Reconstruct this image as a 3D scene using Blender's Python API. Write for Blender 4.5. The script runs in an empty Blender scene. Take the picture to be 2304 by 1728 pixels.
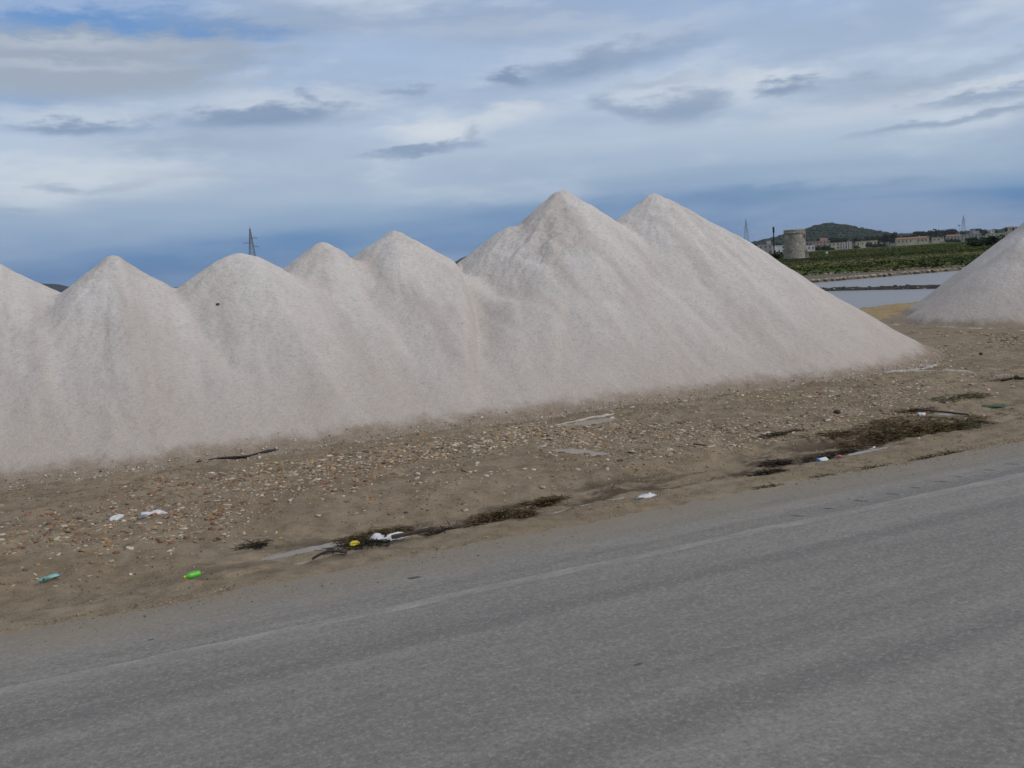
import bpy, math, random
import numpy as np
from mathutils import Vector, Matrix

# ------------------------------------------------------------------ camera, sky, sun, exposure
scene = bpy.context.scene
COL = scene.collection
CAM_H = 2.8
cam_data = bpy.data.cameras.new('camera')
cam_data.sensor_width = 36.0
cam_data.lens = 36.0
cam_data.clip_start = 0.1
cam_data.clip_end = 20000.0
cam = bpy.data.objects.new('camera', cam_data)
COL.objects.link(cam)
PITCH, ROLL = math.radians(6.6335), math.radians(3.6)
fwd = Vector((0, math.cos(PITCH), -math.sin(PITCH)))
right0 = Vector((1, 0, 0))
up0 = right0.cross(fwd)
R_ = right0 * math.cos(ROLL) - up0 * math.sin(ROLL)
U_ = right0 * math.sin(ROLL) + up0 * math.cos(ROLL)
cam.matrix_world = Matrix(((R_.x, U_.x, -fwd.x, 0), (R_.y, U_.y, -fwd.y, 0), (R_.z, U_.z, -fwd.z, CAM_H), (0, 0, 0, 1)))
scene.camera = cam

SUN_DIR = Vector((0.72, -0.42, 0.66)).normalized()      # towards the sun: right of the camera, behind it
sun_el = math.asin(SUN_DIR.z)
sun_az = math.atan2(SUN_DIR.x, SUN_DIR.y)
sl = bpy.data.lights.new('sun', 'SUN')
sl.energy = 1.5
sl.angle = math.radians(20)
sl.color = (1.0, 0.945, 0.875)
sun = bpy.data.objects.new('sun', sl)
COL.objects.link(sun)
sun.rotation_euler = (-SUN_DIR).to_track_quat('-Z', 'Y').to_euler()

vs = scene.view_settings
vs.view_transform = 'Standard'
vs.look = 'None'
vs.exposure = 0.14
vs.gamma = 1.0
vs.use_curve_mapping = False


class NT:
    """small helper for writing node trees"""
    def __init__(s, tree):
        s.t = tree
        s.n = tree.nodes
        s.l = tree.links
    def node(s, typ, **kw):
        n = s.n.new(typ)
        for k, v in kw.items():
            setattr(n, k, v)
        return n
    def put(s, sock, v):
        if v is None:
            return
        if hasattr(v, 'is_output') or isinstance(v, bpy.types.NodeSocket):
            s.l.new(v, sock)
        else:
            if hasattr(sock, 'default_value') and hasattr(sock.default_value, '__len__'):
                v = tuple(v)
                if len(v) == 3 and len(sock.default_value) == 4:
                    v = v + (1.0,)
                sock.default_value = v
            else:
                sock.default_value = v
    def math(s, op, a, b=None, c=None, clamp=False):
        n = s.node('ShaderNodeMath', operation=op, use_clamp=clamp)
        s.put(n.inputs[0], a); s.put(n.inputs[1], b); s.put(n.inputs[2], c)
        return n.outputs[0]
    def vmath(s, op, a, b=None):
        n = s.node('ShaderNodeVectorMath', operation=op)
        s.put(n.inputs[0], a); s.put(n.inputs[1], b)
        return n.outputs['Value'] if op in ('LENGTH', 'DOT_PRODUCT') else n.outputs[0]
    def mapping(s, vec, loc=(0, 0, 0), rot=(0, 0, 0), scale=(1, 1, 1)):
        n = s.node('ShaderNodeMapping')
        s.put(n.inputs[0], vec)
        n.inputs[1].default_value = loc; n.inputs[2].default_value = rot; n.inputs[3].default_value = scale
        return n.outputs[0]
    def noise(s, vec, scale, detail=3, rough=0.5, dist=0.0, col=False, dim='3D'):
        n = s.node('ShaderNodeTexNoise', noise_dimensions=dim)
        s.put(n.inputs['Vector'], vec)
        n.inputs['Scale'].default_value = scale; n.inputs['Detail'].default_value = detail
        n.inputs['Roughness'].default_value = rough; n.inputs['Distortion'].default_value = dist
        return n.outputs['Color'] if col else n.outputs[0]
    def voronoi(s, vec, scale, feature='F1', out='Distance'):
        n = s.node('ShaderNodeTexVoronoi', feature=feature)
        s.put(n.inputs['Vector'], vec); n.inputs['Scale'].default_value = scale
        return n.outputs[out]
    def mix(s, fac, a, b, blend='MIX'):
        n = s.node('ShaderNodeMix', data_type='RGBA', blend_type=blend)
        s.put(n.inputs[0], fac); s.put(n.inputs[6], a); s.put(n.inputs[7], b)
        return n.outputs[2]
    def mapr(s, v, a, b, c=0.0, d=1.0, smooth=False):
        n = s.node('ShaderNodeMapRange', interpolation_type='SMOOTHSTEP' if smooth else 'LINEAR')
        n.clamp = True
        s.put(n.inputs[0], v)
        for i, x in enumerate((a, b, c, d)):
            n.inputs[i + 1].default_value = x
        return n.outputs[0]
    def ramp(s, fac, stops):
        n = s.node('ShaderNodeValToRGB')
        s.put(n.inputs[0], fac)
        el = n.color_ramp.elements
        while len(el) < len(stops):
            el.new(0.5)
        for e, (p, c) in zip(el, stops):
            e.position = p; e.color = tuple(c) + (1.0,)
        return n.outputs[0]
    def bump(s, h, strength, dist):
        n = s.node('ShaderNodeBump')
        n.inputs['Strength'].default_value = strength
        n.inputs['Distance'].default_value = dist
        s.put(n.inputs['Height'], h)
        return n.outputs[0]


# ------------------------------------------------------------------ sky (world)
SKY_STR = 0.1
world = bpy.data.worlds.new('World')
scene.world = world
world.use_nodes = True
world.cycles.sampling_method = 'MANUAL'
world.cycles.sample_map_resolution = 256
w = NT(world.node_tree)
w.n.clear()
out = w.node('ShaderNodeOutputWorld')
bg = w.node('ShaderNodeBackground')
bg.inputs['Strength'].default_value = SKY_STR
w.l.new(bg.outputs[0], out.inputs[0])
nish = w.node('ShaderNodeTexSky', sky_type='NISHITA')
nish.sun_disc = False
nish.sun_elevation = sun_el
nish.sun_rotation = sun_az
nish.air_density = 1.0
nish.dust_density = 0.6
nish.ozone_density = 1.5
geo = w.node('ShaderNodeTexCoord').outputs['Generated']
sep = w.node('ShaderNodeSeparateXYZ')
w.l.new(geo, sep.inputs[0])
az = w.math('MULTIPLY', w.math('ARCTAN2', sep.outputs[0], sep.outputs[1]), 57.2958)
el = w.math('MULTIPLY', w.math('ARCSINE', sep.outputs[2]), 57.2958)
comb = w.node('ShaderNodeCombineXYZ')
w.l.new(az, comb.inputs[0]); w.l.new(el, comb.inputs[1])
ae = comb.outputs[0]
band_n = w.noise(w.mapping(ae, scale=(0.035, 0.30, 1)), 1.0, 2, 0.5, dim='2D')
fine_n = w.noise(w.mapping(ae, loc=(3, 7, 0), scale=(0.10, 0.38, 1)), 1.0, 4, 0.55, dim='2D')
wisp = w.noise(w.mapping(ae, loc=(13, 2, 0), rot=(0, 0, math.radians(-4)), scale=(0.06, 0.30, 1)), 1.0, 4, 0.55, dim='2D')
el_w = w.math('ADD', el, w.math('MULTIPLY', w.math('SUBTRACT', band_n, 0.5), 3.0))


def k10(c):
    return tuple(x / SKY_STR for x in c)


veil = w.ramp(w.mapr(el_w, -2.0, 46.0), [
    (0.00, (0.085, 0.185, 0.375)),
    (0.05, (0.080, 0.190, 0.405)),
    (0.092, (0.105, 0.230, 0.450)),
    (0.125, (0.360, 0.465, 0.605)),
    (0.165, (0.465, 0.555, 0.680)),
    (0.22, (0.450, 0.550, 0.700)),
    (0.30, (0.350, 0.465, 0.670)),
    (0.38, (0.280, 0.400, 0.625)),
    (0.55, (0.470, 0.530, 0.620)),
    (1.0, (0.560, 0.585, 0.620)),
])
veil = w.mix(w.mapr(wisp, 0.30, 0.72, 0.0, 0.55, True), veil, (0.315, 0.400, 0.550), 'MIX')
veil = w.mix(w.math('MULTIPLY', w.mapr(fine_n, 0.48, 0.80, 0.0, 0.60, True), w.mapr(el, 2.8, 5.0)), veil, (0.625, 0.690, 0.775), 'MIX')
# scattered cloud and blue gaps in the whole upper sky
gap_n = w.noise(w.mapping(geo, scale=(2.2, 2.2, 4.0)), 1.0, 4, 0.55)
up_f = w.mapr(el, 17.0, 30.0, 0.0, 1.0, True)
gap = w.math('MULTIPLY', w.mapr(gap_n, 0.50, 0.66, 0.0, 0.7, True), up_f)
CC = {'blue': (0.085, 0.245, 0.550), 'warm': (0.335, 0.395, 0.485), 'warmlight': (0.480, 0.535, 0.610), 'grey': (0.320, 0.395, 0.520),
      'dark': (0.200, 0.280, 0.425), 'white': (0.640, 0.685, 0.745), 'band': (0.110, 0.225, 0.415)}
CLOUDS = [
('white',-12.0,9.3,6.4,0.9,0.4,0.55),('white',6.2,11.3,6.5,1.0,8.4,0.4),('white',9.2,8.7,5.6,1.1,0,0.5),('white',16.0,8.75,3.2,0.6,-1,0.5),('white',21.0,6.9,7.5,0.7,3,0.45),('white',-21.5,8.7,4.6,0.6,0,0.4),
('blue',-20.02,13.05,6.6,0.95,0.4,0.75),('blue',-13.69,12.82,3.52,0.47,0.4,0.75),('blue',-23.87,9.75,2.82,0.38,0.4,0.35),('blue',-14.29,11.3,1.65,0.42,-1.6,0.4),
('warm',-20.97,11.94,9.2,0.95,-0.6,0.95),('warm',-20.89,10.6,7.8,1.05,0.4,0.95),('warmlight',-21.77,12.21,5.64,0.33,-0.6,0.7),('warmlight',-21.67,11.17,5.64,0.28,-0.6,0.6),
('grey',-9.98,13.25,7.75,0.85,-1.6,0.6),('grey',1.89,12.52,7.75,1.18,-0.6,0.5),('white',1.17,12.57,7.05,0.47,-0.6,0.3),('grey',-0.5,12.89,3.76,1.18,-3.6,0.35),
('dark',-21.78,8.19,3.29,0.40,-0.6,0.8),('dark',-12.26,8.59,5.05,0.61,0.4,0.85),('grey',-16.47,7.28,6.11,0.75,0.4,0.6),('dark',-20.06,5.33,2.58,0.35,4.4,0.75),
('grey',-16.62,5.74,3.52,0.26,-1.6,0.7),('dark',-10.07,9.61,0.75,0.33,-23.6,0.6),('dark',-4.83,9.61,1.46,0.26,2.4,0.45),('dark',0.75,9.89,1.36,0.40,-6.6,0.8),
('white',-3.3,7.4,2.9,0.72,-0.6,0.95),('dark',-4.22,6.49,2.94,0.28,2.4,0.75),('white',0.5,8.1,3.6,0.7,4.4,0.75),('dark',-1.37,7.23,0.70,0.52,-33.6,0.4),
('dark',5.85,10.44,5.41,0.85,8.4,0.6),('dark',4.64,10.31,1.41,0.47,6.4,0.3),('dark',6.93,7.98,1.88,0.56,-17.6,0.55),('dark',10.37,7.79,2.47,0.89,4.4,0.65),
('grey',8.66,9.19,3.52,0.33,2.4,0.5),('dark',15.59,8.25,2.00,0.42,-1.6,0.8),('grey',20.42,7.8,4.23,0.89,-3.6,0.6),('grey',19.14,8.38,1.88,0.23,-0.6,0.5),
('dark',24.35,5.9,5.41,0.31,4.4,0.6),('dark',25.16,6.81,3.52,0.38,4.4,0.6),('white',25.57,7.33,3.29,0.23,6.4,0.6),('grey',25.37,8.15,4.23,0.42,10.4,0.6),
('dark',-25.06,4.3,1.41,0.23,-3.6,0.6),('white',-21.5,5.9,7.0,1.3,-1.6,0.6),('white',-24.41,4.72,3.29,0.70,-3.6,0.5),('dark',-22.92,5.22,0.82,0.28,-3.6,0.4),
('band',13.81,2.86,9.87,0.52,0.4,0.5),('band',-1.91,2.96,6.11,0.70,0.4,0.25)]
warp = w.math('SUBTRACT', w.noise(w.mapping(ae, scale=(0.30, 0.9, 1)), 1.0, 4, 0.62, dim='2D'), 0.5)
edge_n = w.math('SUBTRACT', w.noise(w.mapping(ae, loc=(5, 9, 0), scale=(0.40, 1.4, 1)), 1.0, 5, 0.62, dim='2D'), 0.5)
wc = w.node('ShaderNodeCombineXYZ')
w.l.new(w.math('MULTIPLY_ADD', warp, 3.4, az), wc.inputs[0]); w.l.new(w.math('MULTIPLY_ADD', edge_n, 1.1, el), wc.inputs[1])
ae_w = wc.outputs[0]
edge_n = w.math('MULTIPLY', edge_n, 0.9)
colr = veil
for name, a0, e0, wa, we, tilt, st in CLOUDS:
    m = w.node('ShaderNodeMapping', vector_type='TEXTURE')      # about the cloud's own centre
    w.l.new(ae_w, m.inputs[0])
    m.inputs[1].default_value = (a0, e0, 0); m.inputs[2].default_value = (0, 0, math.radians(tilt)); m.inputs[3].default_value = (wa * 1.15, we * 1.15, 1)
    d = w.math('ADD', w.vmath('LENGTH', m.outputs[0]), edge_n)
    hard = {'dark': 0.25, 'white': 0.1, 'warm': 0.4, 'blue': 0.3}.get(name, 0.05)
    colr = w.mix(w.mapr(d, 1.25, hard, 0.0, st, True), colr, CC[name])
colr = w.vmath('SCALE', colr, None)
colr.node.inputs['Scale'].default_value = 0.92 / SKY_STR
colr = w.mix(gap, colr, nish.outputs[0])
colr = w.mix(0.06, colr, nish.outputs[0])
w.l.new(colr, bg.inputs['Color'])

# ------------------------------------------------------------------ numeric helpers
rng = np.random.default_rng(7)
random.seed(7)


def _hash(ix, iy, seed):
    h = (ix.astype(np.int64) * 374761393 + iy.astype(np.int64) * 668265263 + seed * 974634533) & 0xFFFFFFFF
    h = ((h ^ (h >> 13)) * 1274126177) & 0xFFFFFFFF
    h = h ^ (h >> 16)
    return (h & 0xFFFF) / 65535.0


def vnoise(x, y, seed=0):
    x = np.asarray(x, float); y = np.asarray(y, float)
    ix = np.floor(x); iy = np.floor(y)
    fx = x - ix; fy = y - iy
    fx = fx * fx * (3 - 2 * fx); fy = fy * fy * (3 - 2 * fy)
    a = _hash(ix, iy, seed); b = _hash(ix + 1, iy, seed); c = _hash(ix, iy + 1, seed); d = _hash(ix + 1, iy + 1, seed)
    return (a + (b - a) * fx) * (1 - fy) + (c + (d - c) * fx) * fy - 0.5


def fbm(x, y, octv=4, seed=0, gain=0.5):
    s = 0; a = 1.0; f = 1.0
    for i in range(octv):
        s = s + a * vnoise(np.asarray(x) * f + 17.3 * i, np.asarray(y) * f - 9.1 * i, seed + i)
        a *= gain; f *= 2.03
    return s


def sstep(a, b, x):
    t = np.clip((np.asarray(x, float) - a) / (b - a), 0, 1)
    return t * t * (3 - 2 * t)


HB0, HB1 = 18.4, 0.42
HTH = math.atan(HB1)
# road frame: s along the road, n away from its far edge
ROAD_Y0, ROAD_SL = 10.446, 0.4808
RTH = math.atan(ROAD_SL)
RE = np.array([math.cos(RTH), math.sin(RTH)])
RN = np.array([-math.sin(RTH), math.cos(RTH)])


def to_sn(x, y):
    x = np.asarray(x, float); y = np.asarray(y, float) - ROAD_Y0
    return x * RE[0] + y * RE[1], x * RN[0] + y * RN[1]


def to_xy(s, n):
    return s * RE[0] + n * RN[0], ROAD_Y0 + s * RE[1] + n * RN[1]


# heap frame (front foot line of the long row of heaps)
HB0, HB1 = 18.4, 0.42
HTH = math.atan(HB1)
HE = np.array([math.cos(HTH), math.sin(HTH)])
HN = np.array([-math.sin(HTH), math.cos(HTH)])

PUDDLES = [  # x, y, half length, half width, turn
    (-2.27, 10.62, 0.52, 0.09, 6), (-2.45, 9.98, 0.50, 0.06, 9), (0.92, 14.36, 0.16, 0.50, 18), (1.25, 17.15, 0.55, 0.22, 4),
    (0.62, 11.60, 0.62, 0.09, 10), (6.85, 16.2, 0.42, 0.16, 0), (4.76, 13.60, 0.34, 0.05, 2)]


def ground_raw(x, y):
    s, n = to_sn(x, y)
    lipw = 0.42 + 0.045 * np.clip(s + 4, 0, 14) + 0.10 * vnoise(s * 1.3, 0 * s, 3) + 0.05 * vnoise(s * 5, 0 * s, 4)
    z = np.where(n < 0.0, -0.045, -0.030)
    z = z + 0.030 * sstep(-0.05, 0.12, n)                       # strip of packed earth beside the road
    ditch = sstep(0.0, 0.16, n - lipw) * (1 - sstep(0.55, 1.9, n - lipw))
    z = z - 0.085 * ditch * (0.75 + 0.8 * fbm(s * 0.7, n * 0.3, 2, 11))
    z = z + 0.12 * sstep(1.2, 3.6, n) * (1 - 0.6 * sstep(5.0, 7.0, n))
    amp = sstep(0.05, 0.5, n)
    z = z + amp * (0.055 * fbm(s * 0.8, n * 0.9, 3, 21) + 0.050 * fbm(s * 3.1, n * 3.1, 3, 22) + 0.022 * fbm(s * 11, n * 11, 2, 23))
    # ridges of pushed-up earth near the ditch on the right
    rid = np.exp(-((n - 1.9 - 0.35 * vnoise(s * 0.8, s * 0, 31)) / 0.22) ** 2) * sstep(1.5, 4.0, s) * (1 - sstep(8.0, 10.5, s))
    z = z + 0.07 * rid * (0.6 + 1.6 * np.clip(fbm(s * 2.2, n * 2, 2, 32) + 0.2, 0, 1))
    # the pans
    shore = 22.6 + 1.0 * fbm(s * 0.15, n * 0, 2, 41)
    z = z - 0.9 * sstep(0, 4.0, n - shore)
    z = np.where(n < -13, -0.02 + 0.02 * fbm(s * 0.5, n * 0.5, 2, 51), z)
    return z - 2.5 * sstep(300, 800, np.hypot(x, y))


PUD_Z = [float(ground_raw(np.array([p_[0]]), np.array([p_[1]]))[0]) - 0.012 for p_ in PUDDLES]


def ground_z(x, y):
    z = ground_raw(x, y)
    for (px, py, a, b, t), pz in zip(PUDDLES, PUD_Z):
        th = RTH + math.radians(t)
        dx, dy = x - px, y - py
        u = (dx * math.cos(th) + dy * math.sin(th)) / a; v = (-dx * math.sin(th) + dy * math.cos(th)) / b
        q = np.sqrt(u * u + v * v)
        z = np.where(q < 1.7, z + (pz + 0.004 - z) * (1 - sstep(1.0, 1.7, q)) - 0.03 * (1 - sstep(0.45, 1.1, q + 0.7 * fbm(x * 5, y * 5, 3, 61))), z)
    return z


def gz(x, y):
    return float(ground_z(np.array([x]), np.array([y]))[0])


# ------------------------------------------------------------------ object helpers
def tag(o, label=None, cat=None, group=None, kind=None):
    if label: o['label'] = label
    if cat: o['category'] = cat
    if group: o['group'] = group
    if kind: o['kind'] = kind
    return o


def link(name, me, mat=None, parent=None, smooth=True):
    if mat is not None and len(me.materials) == 0:
        for m in (mat if isinstance(mat, (list, tuple)) else [mat]):
            me.materials.append(m)
    o = bpy.data.objects.new(name, me)
    COL.objects.link(o)
    if parent is not None:
        o.parent = parent
    return o


def empty(name, loc=(0, 0, 0), rz=0.0):
    o = bpy.data.objects.new(name, None)
    o.empty_display_size = 0.2
    o.location = loc; o.rotation_euler = (0, 0, rz)
    COL.objects.link(o)
    return o


def mesh(name, V, Fc, smooth=False, mats=None, cols=None):
    """V (n,3), Fc list of tuples or (m,k) array"""
    me = bpy.data.meshes.new(name)
    V = np.asarray(V, np.float32)
    if isinstance(Fc, np.ndarray):
        m, k = Fc.shape
        me.vertices.add(len(V)); me.vertices.foreach_set('co', V.ravel())
        me.loops.add(m * k); me.loops.foreach_set('vertex_index', Fc.astype(np.int32).ravel())
        me.polygons.add(m)
        me.polygons.foreach_set('loop_start', np.arange(0, m * k, k, dtype=np.int32))
        me.polygons.foreach_set('loop_total', np.full(m, k, np.int32))
        me.update(calc_edges=True)
    else:
        me.from_pydata([tuple(map(float, v)) for v in V], [], [tuple(f) for f in Fc])
        me.update()
    if smooth:
        me.polygons.foreach_set('use_smooth', np.ones(len(me.polygons), bool))
    if mats is not None:
        me.polygons.foreach_set('material_index', np.asarray(mats, np.int32))
    if cols is not None:
        a = me.color_attributes.new('tint', 'FLOAT_COLOR', 'POINT')
        c = np.ones((len(V), 4), np.float32); c[:, :3] = cols
        a.data.foreach_set('color', c.ravel())
    return me


def grid_mesh(name, X, Y, Z, keep=None, smooth=True):
    ni, nj = X.shape
    idx = np.arange(ni * nj).reshape(ni, nj)
    q = np.stack([idx[:-1, :-1], idx[1:, :-1], idx[1:, 1:], idx[:-1, 1:]], -1).reshape(-1, 4)
    if keep is not None:
        q = q[keep.reshape(-1)]
    V = np.stack([X, Y, Z], -1).reshape(-1, 3)
    used = np.zeros(len(V), bool); used[q.ravel()] = True
    remap = np.cumsum(used) - 1
    return mesh(name, V[used], remap[q], smooth), used


class MB:
    """collects simple solids into one mesh"""
    def __init__(s):
        s.v = []; s.f = []; s.m = []
    def add(s, V, Fc, m=0):
        b = len(s.v)
        s.v += [tuple(v) for v in V]
        s.f += [tuple(i + b for i in f) for f in Fc]
        s.m += [m] * len(Fc)
    def box(s, c, size, m=0, rz=0.0):
        x, y, z = [d / 2 for d in size]
        ca, sa = math.cos(rz), math.sin(rz)
        V = []
        for dz in (-z, z):
            for dx, dy in ((-x, -y), (x, -y), (x, y), (-x, y)):
                V.append((c[0] + dx * ca - dy * sa, c[1] + dx * sa + dy * ca, c[2] + dz))
        s.add(V, [(3, 2, 1, 0), (4, 5, 6, 7), (0, 1, 5, 4), (1, 2, 6, 5), (2, 3, 7, 6), (3, 0, 4, 7)], m)
    def bar(s, a, b, r, k=4, m=0, r2=None):
        a = Vector(a); b = Vector(b); d = (b - a)
        if d.length < 1e-6: return
        d.normalize()
        u = d.orthogonal().normalized(); v = d.cross(u)
        r2 = r if r2 is None else r2
        V = []
        for p, rr in ((a, r), (b, r2)):
            for i in range(k):
                t = 2 * math.pi * (i + 0.5) / k
                V.append(p + (u * math.cos(t) + v * math.sin(t)) * rr)
        Fs = [(i, (i + 1) % k, k + (i + 1) % k, k + i) for i in range(k)]
        Fs += [tuple(range(k - 1, -1, -1)), tuple(range(k, 2 * k))]
        s.add(V, Fs, m)
    def lathe(s, prof, k=24, m=0, c=(0, 0, 0), skip=None):
        V = []
        for r, z in prof:
            for i in range(k):
                t = 2 * math.pi * i / k
                V.append((c[0] + r * math.cos(t), c[1] + r * math.sin(t), c[2] + z))
        Fs = []
        for j in range(len(prof) - 1):
            for i in range(k):
                if skip and skip(i, j): continue
                Fs.append((j * k + i, j * k + (i + 1) % k, (j + 1) * k + (i + 1) % k, (j + 1) * k + i))
        s.add(V, Fs, m)
    def mesh(s, name, smooth=False):
        return mesh(name, s.v, s.f, smooth, s.m)


# ------------------------------------------------------------------ materials
def new_mat(name, rough=0.9, spec=0.3):
    m = bpy.data.materials.new(name)
    m.use_nodes = True
    t = NT(m.node_tree)
    b = m.node_tree.nodes['Principled BSDF']
    b.inputs['Roughness'].default_value = rough
    b.inputs['Specular IOR Level'].default_value = spec
    return m, t, b


def pos(t):
    return t.node('ShaderNodeNewGeometry').outputs['Position']


def road_pos(t):
    """world position turned into the road frame"""
    p = t.vmath('SUBTRACT', pos(t), (0, ROAD_Y0, 0))
    return t.mapping(p, rot=(0, 0, -RTH))


def mat_plain(name, c, rough=0.7, spec=0.3, vary=0.25, scale=8.0, bump=0.0):
    m, t, b = new_mat(name, rough, spec)
    o = t.node('ShaderNodeTexCoord').outputs['Object']
    n = t.noise(o, scale, 4, 0.6)
    lo = tuple(x * (1 - vary) for x in c); hi = tuple(min(1, x * (1 + vary)) for x in c)
    t.put(b.inputs['Base Color'], t.mix(t.mapr(n, 0.3, 0.7), lo, hi))
    if bump:
        t.put(b.inputs['Normal'], t.bump(n, bump, 0.02))
    return m


def mat_tint(name, rough=0.9, spec=0.2, vary=0.3, scale=40.0, trans=0.0):
    """colour from the pieces' own tint attribute"""
    m, t, b = new_mat(name, rough, spec)
    a = t.node('ShaderNodeAttribute', attribute_name='tint').outputs['Color']
    n = t.noise(pos(t), scale, 3, 0.6)
    t.put(b.inputs['Base Color'], t.mix(1.0, a, t.mix(t.mapr(n, 0.3, 0.7), (1 - vary,) * 3, (1 + vary,) * 3), 'MULTIPLY'))
    return m


# salt
M_SALT, t, b = new_mat('salt', 0.95, 0.2)
p = pos(t)
big = t.noise(t.mapping(p, scale=(1, 1, 0.6)), 0.45, 4, 0.55)
mid = t.noise(p, 3.2, 5, 0.6)
grain = t.noise(t.mapping(p, scale=(0.55, 0.55, 1.6)), 17.0, 5, 0.75)
speck = t.noise(t.mapping(p, scale=(0.6, 0.6, 1.3)), 90.0, 2, 0.6)
sepz = t.node('ShaderNodeSeparateXYZ'); t.l.new(p, sepz.inputs[0])
c = t.mix(t.mapr(big, 0.35, 0.68), (0.670, 0.632, 0.602), (0.595, 0.548, 0.510))
c = t.mix(t.mapr(mid, 0.40, 0.75, 0.0, 0.35), c, (0.500, 0.445, 0.400))
run = t.noise(t.mapping(t.mapping(p, rot=(0, 0, -HTH)), scale=(1.3, 0.16, 0.22)), 1.0, 5, 0.6)
c = t.mix(t.mapr(run, 0.50, 0.66, 0.0, 0.55), c, (0.425, 0.365, 0.325))
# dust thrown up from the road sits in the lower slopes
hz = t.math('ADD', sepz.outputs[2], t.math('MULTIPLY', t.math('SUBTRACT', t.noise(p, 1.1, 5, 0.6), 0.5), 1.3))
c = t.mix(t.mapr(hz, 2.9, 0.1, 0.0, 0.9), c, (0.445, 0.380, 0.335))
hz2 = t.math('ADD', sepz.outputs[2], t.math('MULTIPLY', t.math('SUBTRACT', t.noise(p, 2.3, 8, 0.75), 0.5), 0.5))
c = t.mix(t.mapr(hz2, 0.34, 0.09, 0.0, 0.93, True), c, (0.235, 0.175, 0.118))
c = t.mix(t.mapr(grain, 0.50, 0.67, 0.0, 0.52), c, (0.37, 0.32, 0.275))
c = t.mix(t.mapr(speck, 0.60, 0.75, 0.0, 0.35), c, (0.25, 0.22, 0.19))
c = t.mix(t.mapr(speck, 0.42, 0.28, 0.0, 0.5), c, (0.72, 0.68, 0.635))
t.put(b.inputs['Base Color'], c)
h = t.math('ADD', t.math('MULTIPLY', grain, 0.6), t.math('MULTIPLY', mid, 1.0))
t.put(b.inputs['Normal'], t.bump(h, 0.95, 0.07))

# earth of the verge
M_EARTH, t, b = new_mat('earth', 0.95, 0.2)
p = road_pos(t)
n1 = t.noise(p, 0.55, 5, 0.6); n2 = t.noise(p, 4.0, 6, 0.65); n3 = t.noise(p, 38.0, 4, 0.7); n4 = t.noise(p, 120.0, 2, 0.6)
c = t.mix(t.mapr(n1, 0.35, 0.68), (0.222, 0.170, 0.111), (0.290, 0.230, 0.159))
c = t.mix(t.mapr(n2, 0.42, 0.70, 0, 0.8), c, (0.125, 0.090, 0.057))
c = t.mix(t.mapr(n3, 0.55, 0.75, 0, 0.7), c, (0.31, 0.245, 0.165))
c = t.mix(t.mapr(n3, 0.45, 0.25, 0, 0.6), c, (0.095, 0.070, 0.046))
c = t.mix(t.mapr(n4, 0.62, 0.75, 0, 0.6), c, (0.45, 0.40, 0.32))
# greyish salty ground farther from the road
sp = t.node('ShaderNodeSeparateXYZ'); t.l.new(p, sp.inputs[0])
c = t.mix(t.math('MULTIPLY', t.mapr(sp.outputs[1], 6.0, 11.0, 0, 0.6), t.mapr(n2, 0.3, 0.6)), c, (0.225, 0.178, 0.125))
# damp black silt lying in the ditch
nd = t.noise(t.mapping(p, scale=(0.45, 1.3, 1)), 1.5, 6, 0.68)
dmid = t.math('ABSOLUTE', t.math('SUBTRACT', sp.outputs[1], t.math('MULTIPLY_ADD', sp.outputs[0], 0.05, 1.05)))
c = t.mix(t.math('MULTIPLY', t.math('MULTIPLY', t.mapr(dmid, 0.75, 0.25, 0, 1, True), t.mapr(sp.outputs[0], -4.0, -1.8, 0.12, 1.0)), t.mapr(nd, 0.46, 0.58, 0, 0.85, True)), c, (0.060, 0.045, 0.031))
c = t.mix(t.math('MULTIPLY', t.mapr(sp.outputs[1], 1.5, 3.0), t.mapr(nd, 0.54, 0.66, 0, 0.55, True)), c, (0.115, 0.084, 0.055))
t.put(b.inputs['Base Color'], c)
h = t.math('ADD', t.math('MULTIPLY', n3, 0.7), t.math('MULTIPLY', n2, 1.5))
t.put(b.inputs['Normal'], t.bump(h, 0.7, 0.03))

# asphalt
M_ROAD, t, b = new_mat('asphalt', 0.85, 0.3)
p = road_pos(t)
sp = t.node('ShaderNodeSeparateXYZ'); t.l.new(p, sp.inputs[0])
agg = t.noise(p, 30.0, 6, 0.8)
agg2 = t.voronoi(p, 70.0)
patch = t.noise(t.mapping(p, scale=(0.35, 1.0, 1)), 1.3, 6, 0.62)
lane = t.noise(t.mapping(p, scale=(0.03, 1.5, 1)), 1.0, 4, 0.6)
blot = t.noise(t.mapping(p, scale=(0.4, 1.0, 1)), 7.0, 5, 0.65)
c = t.mix(t.mapr(patch, 0.3, 0.7), (0.205, 0.191, 0.173), (0.252, 0.236, 0.214))
c = t.mix(t.mapr(lane, 0.42, 0.60, 0, 0.9), c, (0.160, 0.151, 0.139))
c = t.mix(t.mapr(blot, 0.45, 0.75, 0, 0.45), c, (0.140, 0.132, 0.122))
c = t.mix(t.mapr(agg, 0.52, 0.75, 0, 0.85), c, (0.40, 0.378, 0.345))
c = t.mix(t.mapr(agg, 0.48, 0.30, 0, 0.85), c, (0.095, 0.092, 0.088))
c = t.mix(t.mapr(agg2, 0.25, 0.0, 0, 0.35), c, (0.34, 0.325, 0.31))
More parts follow.
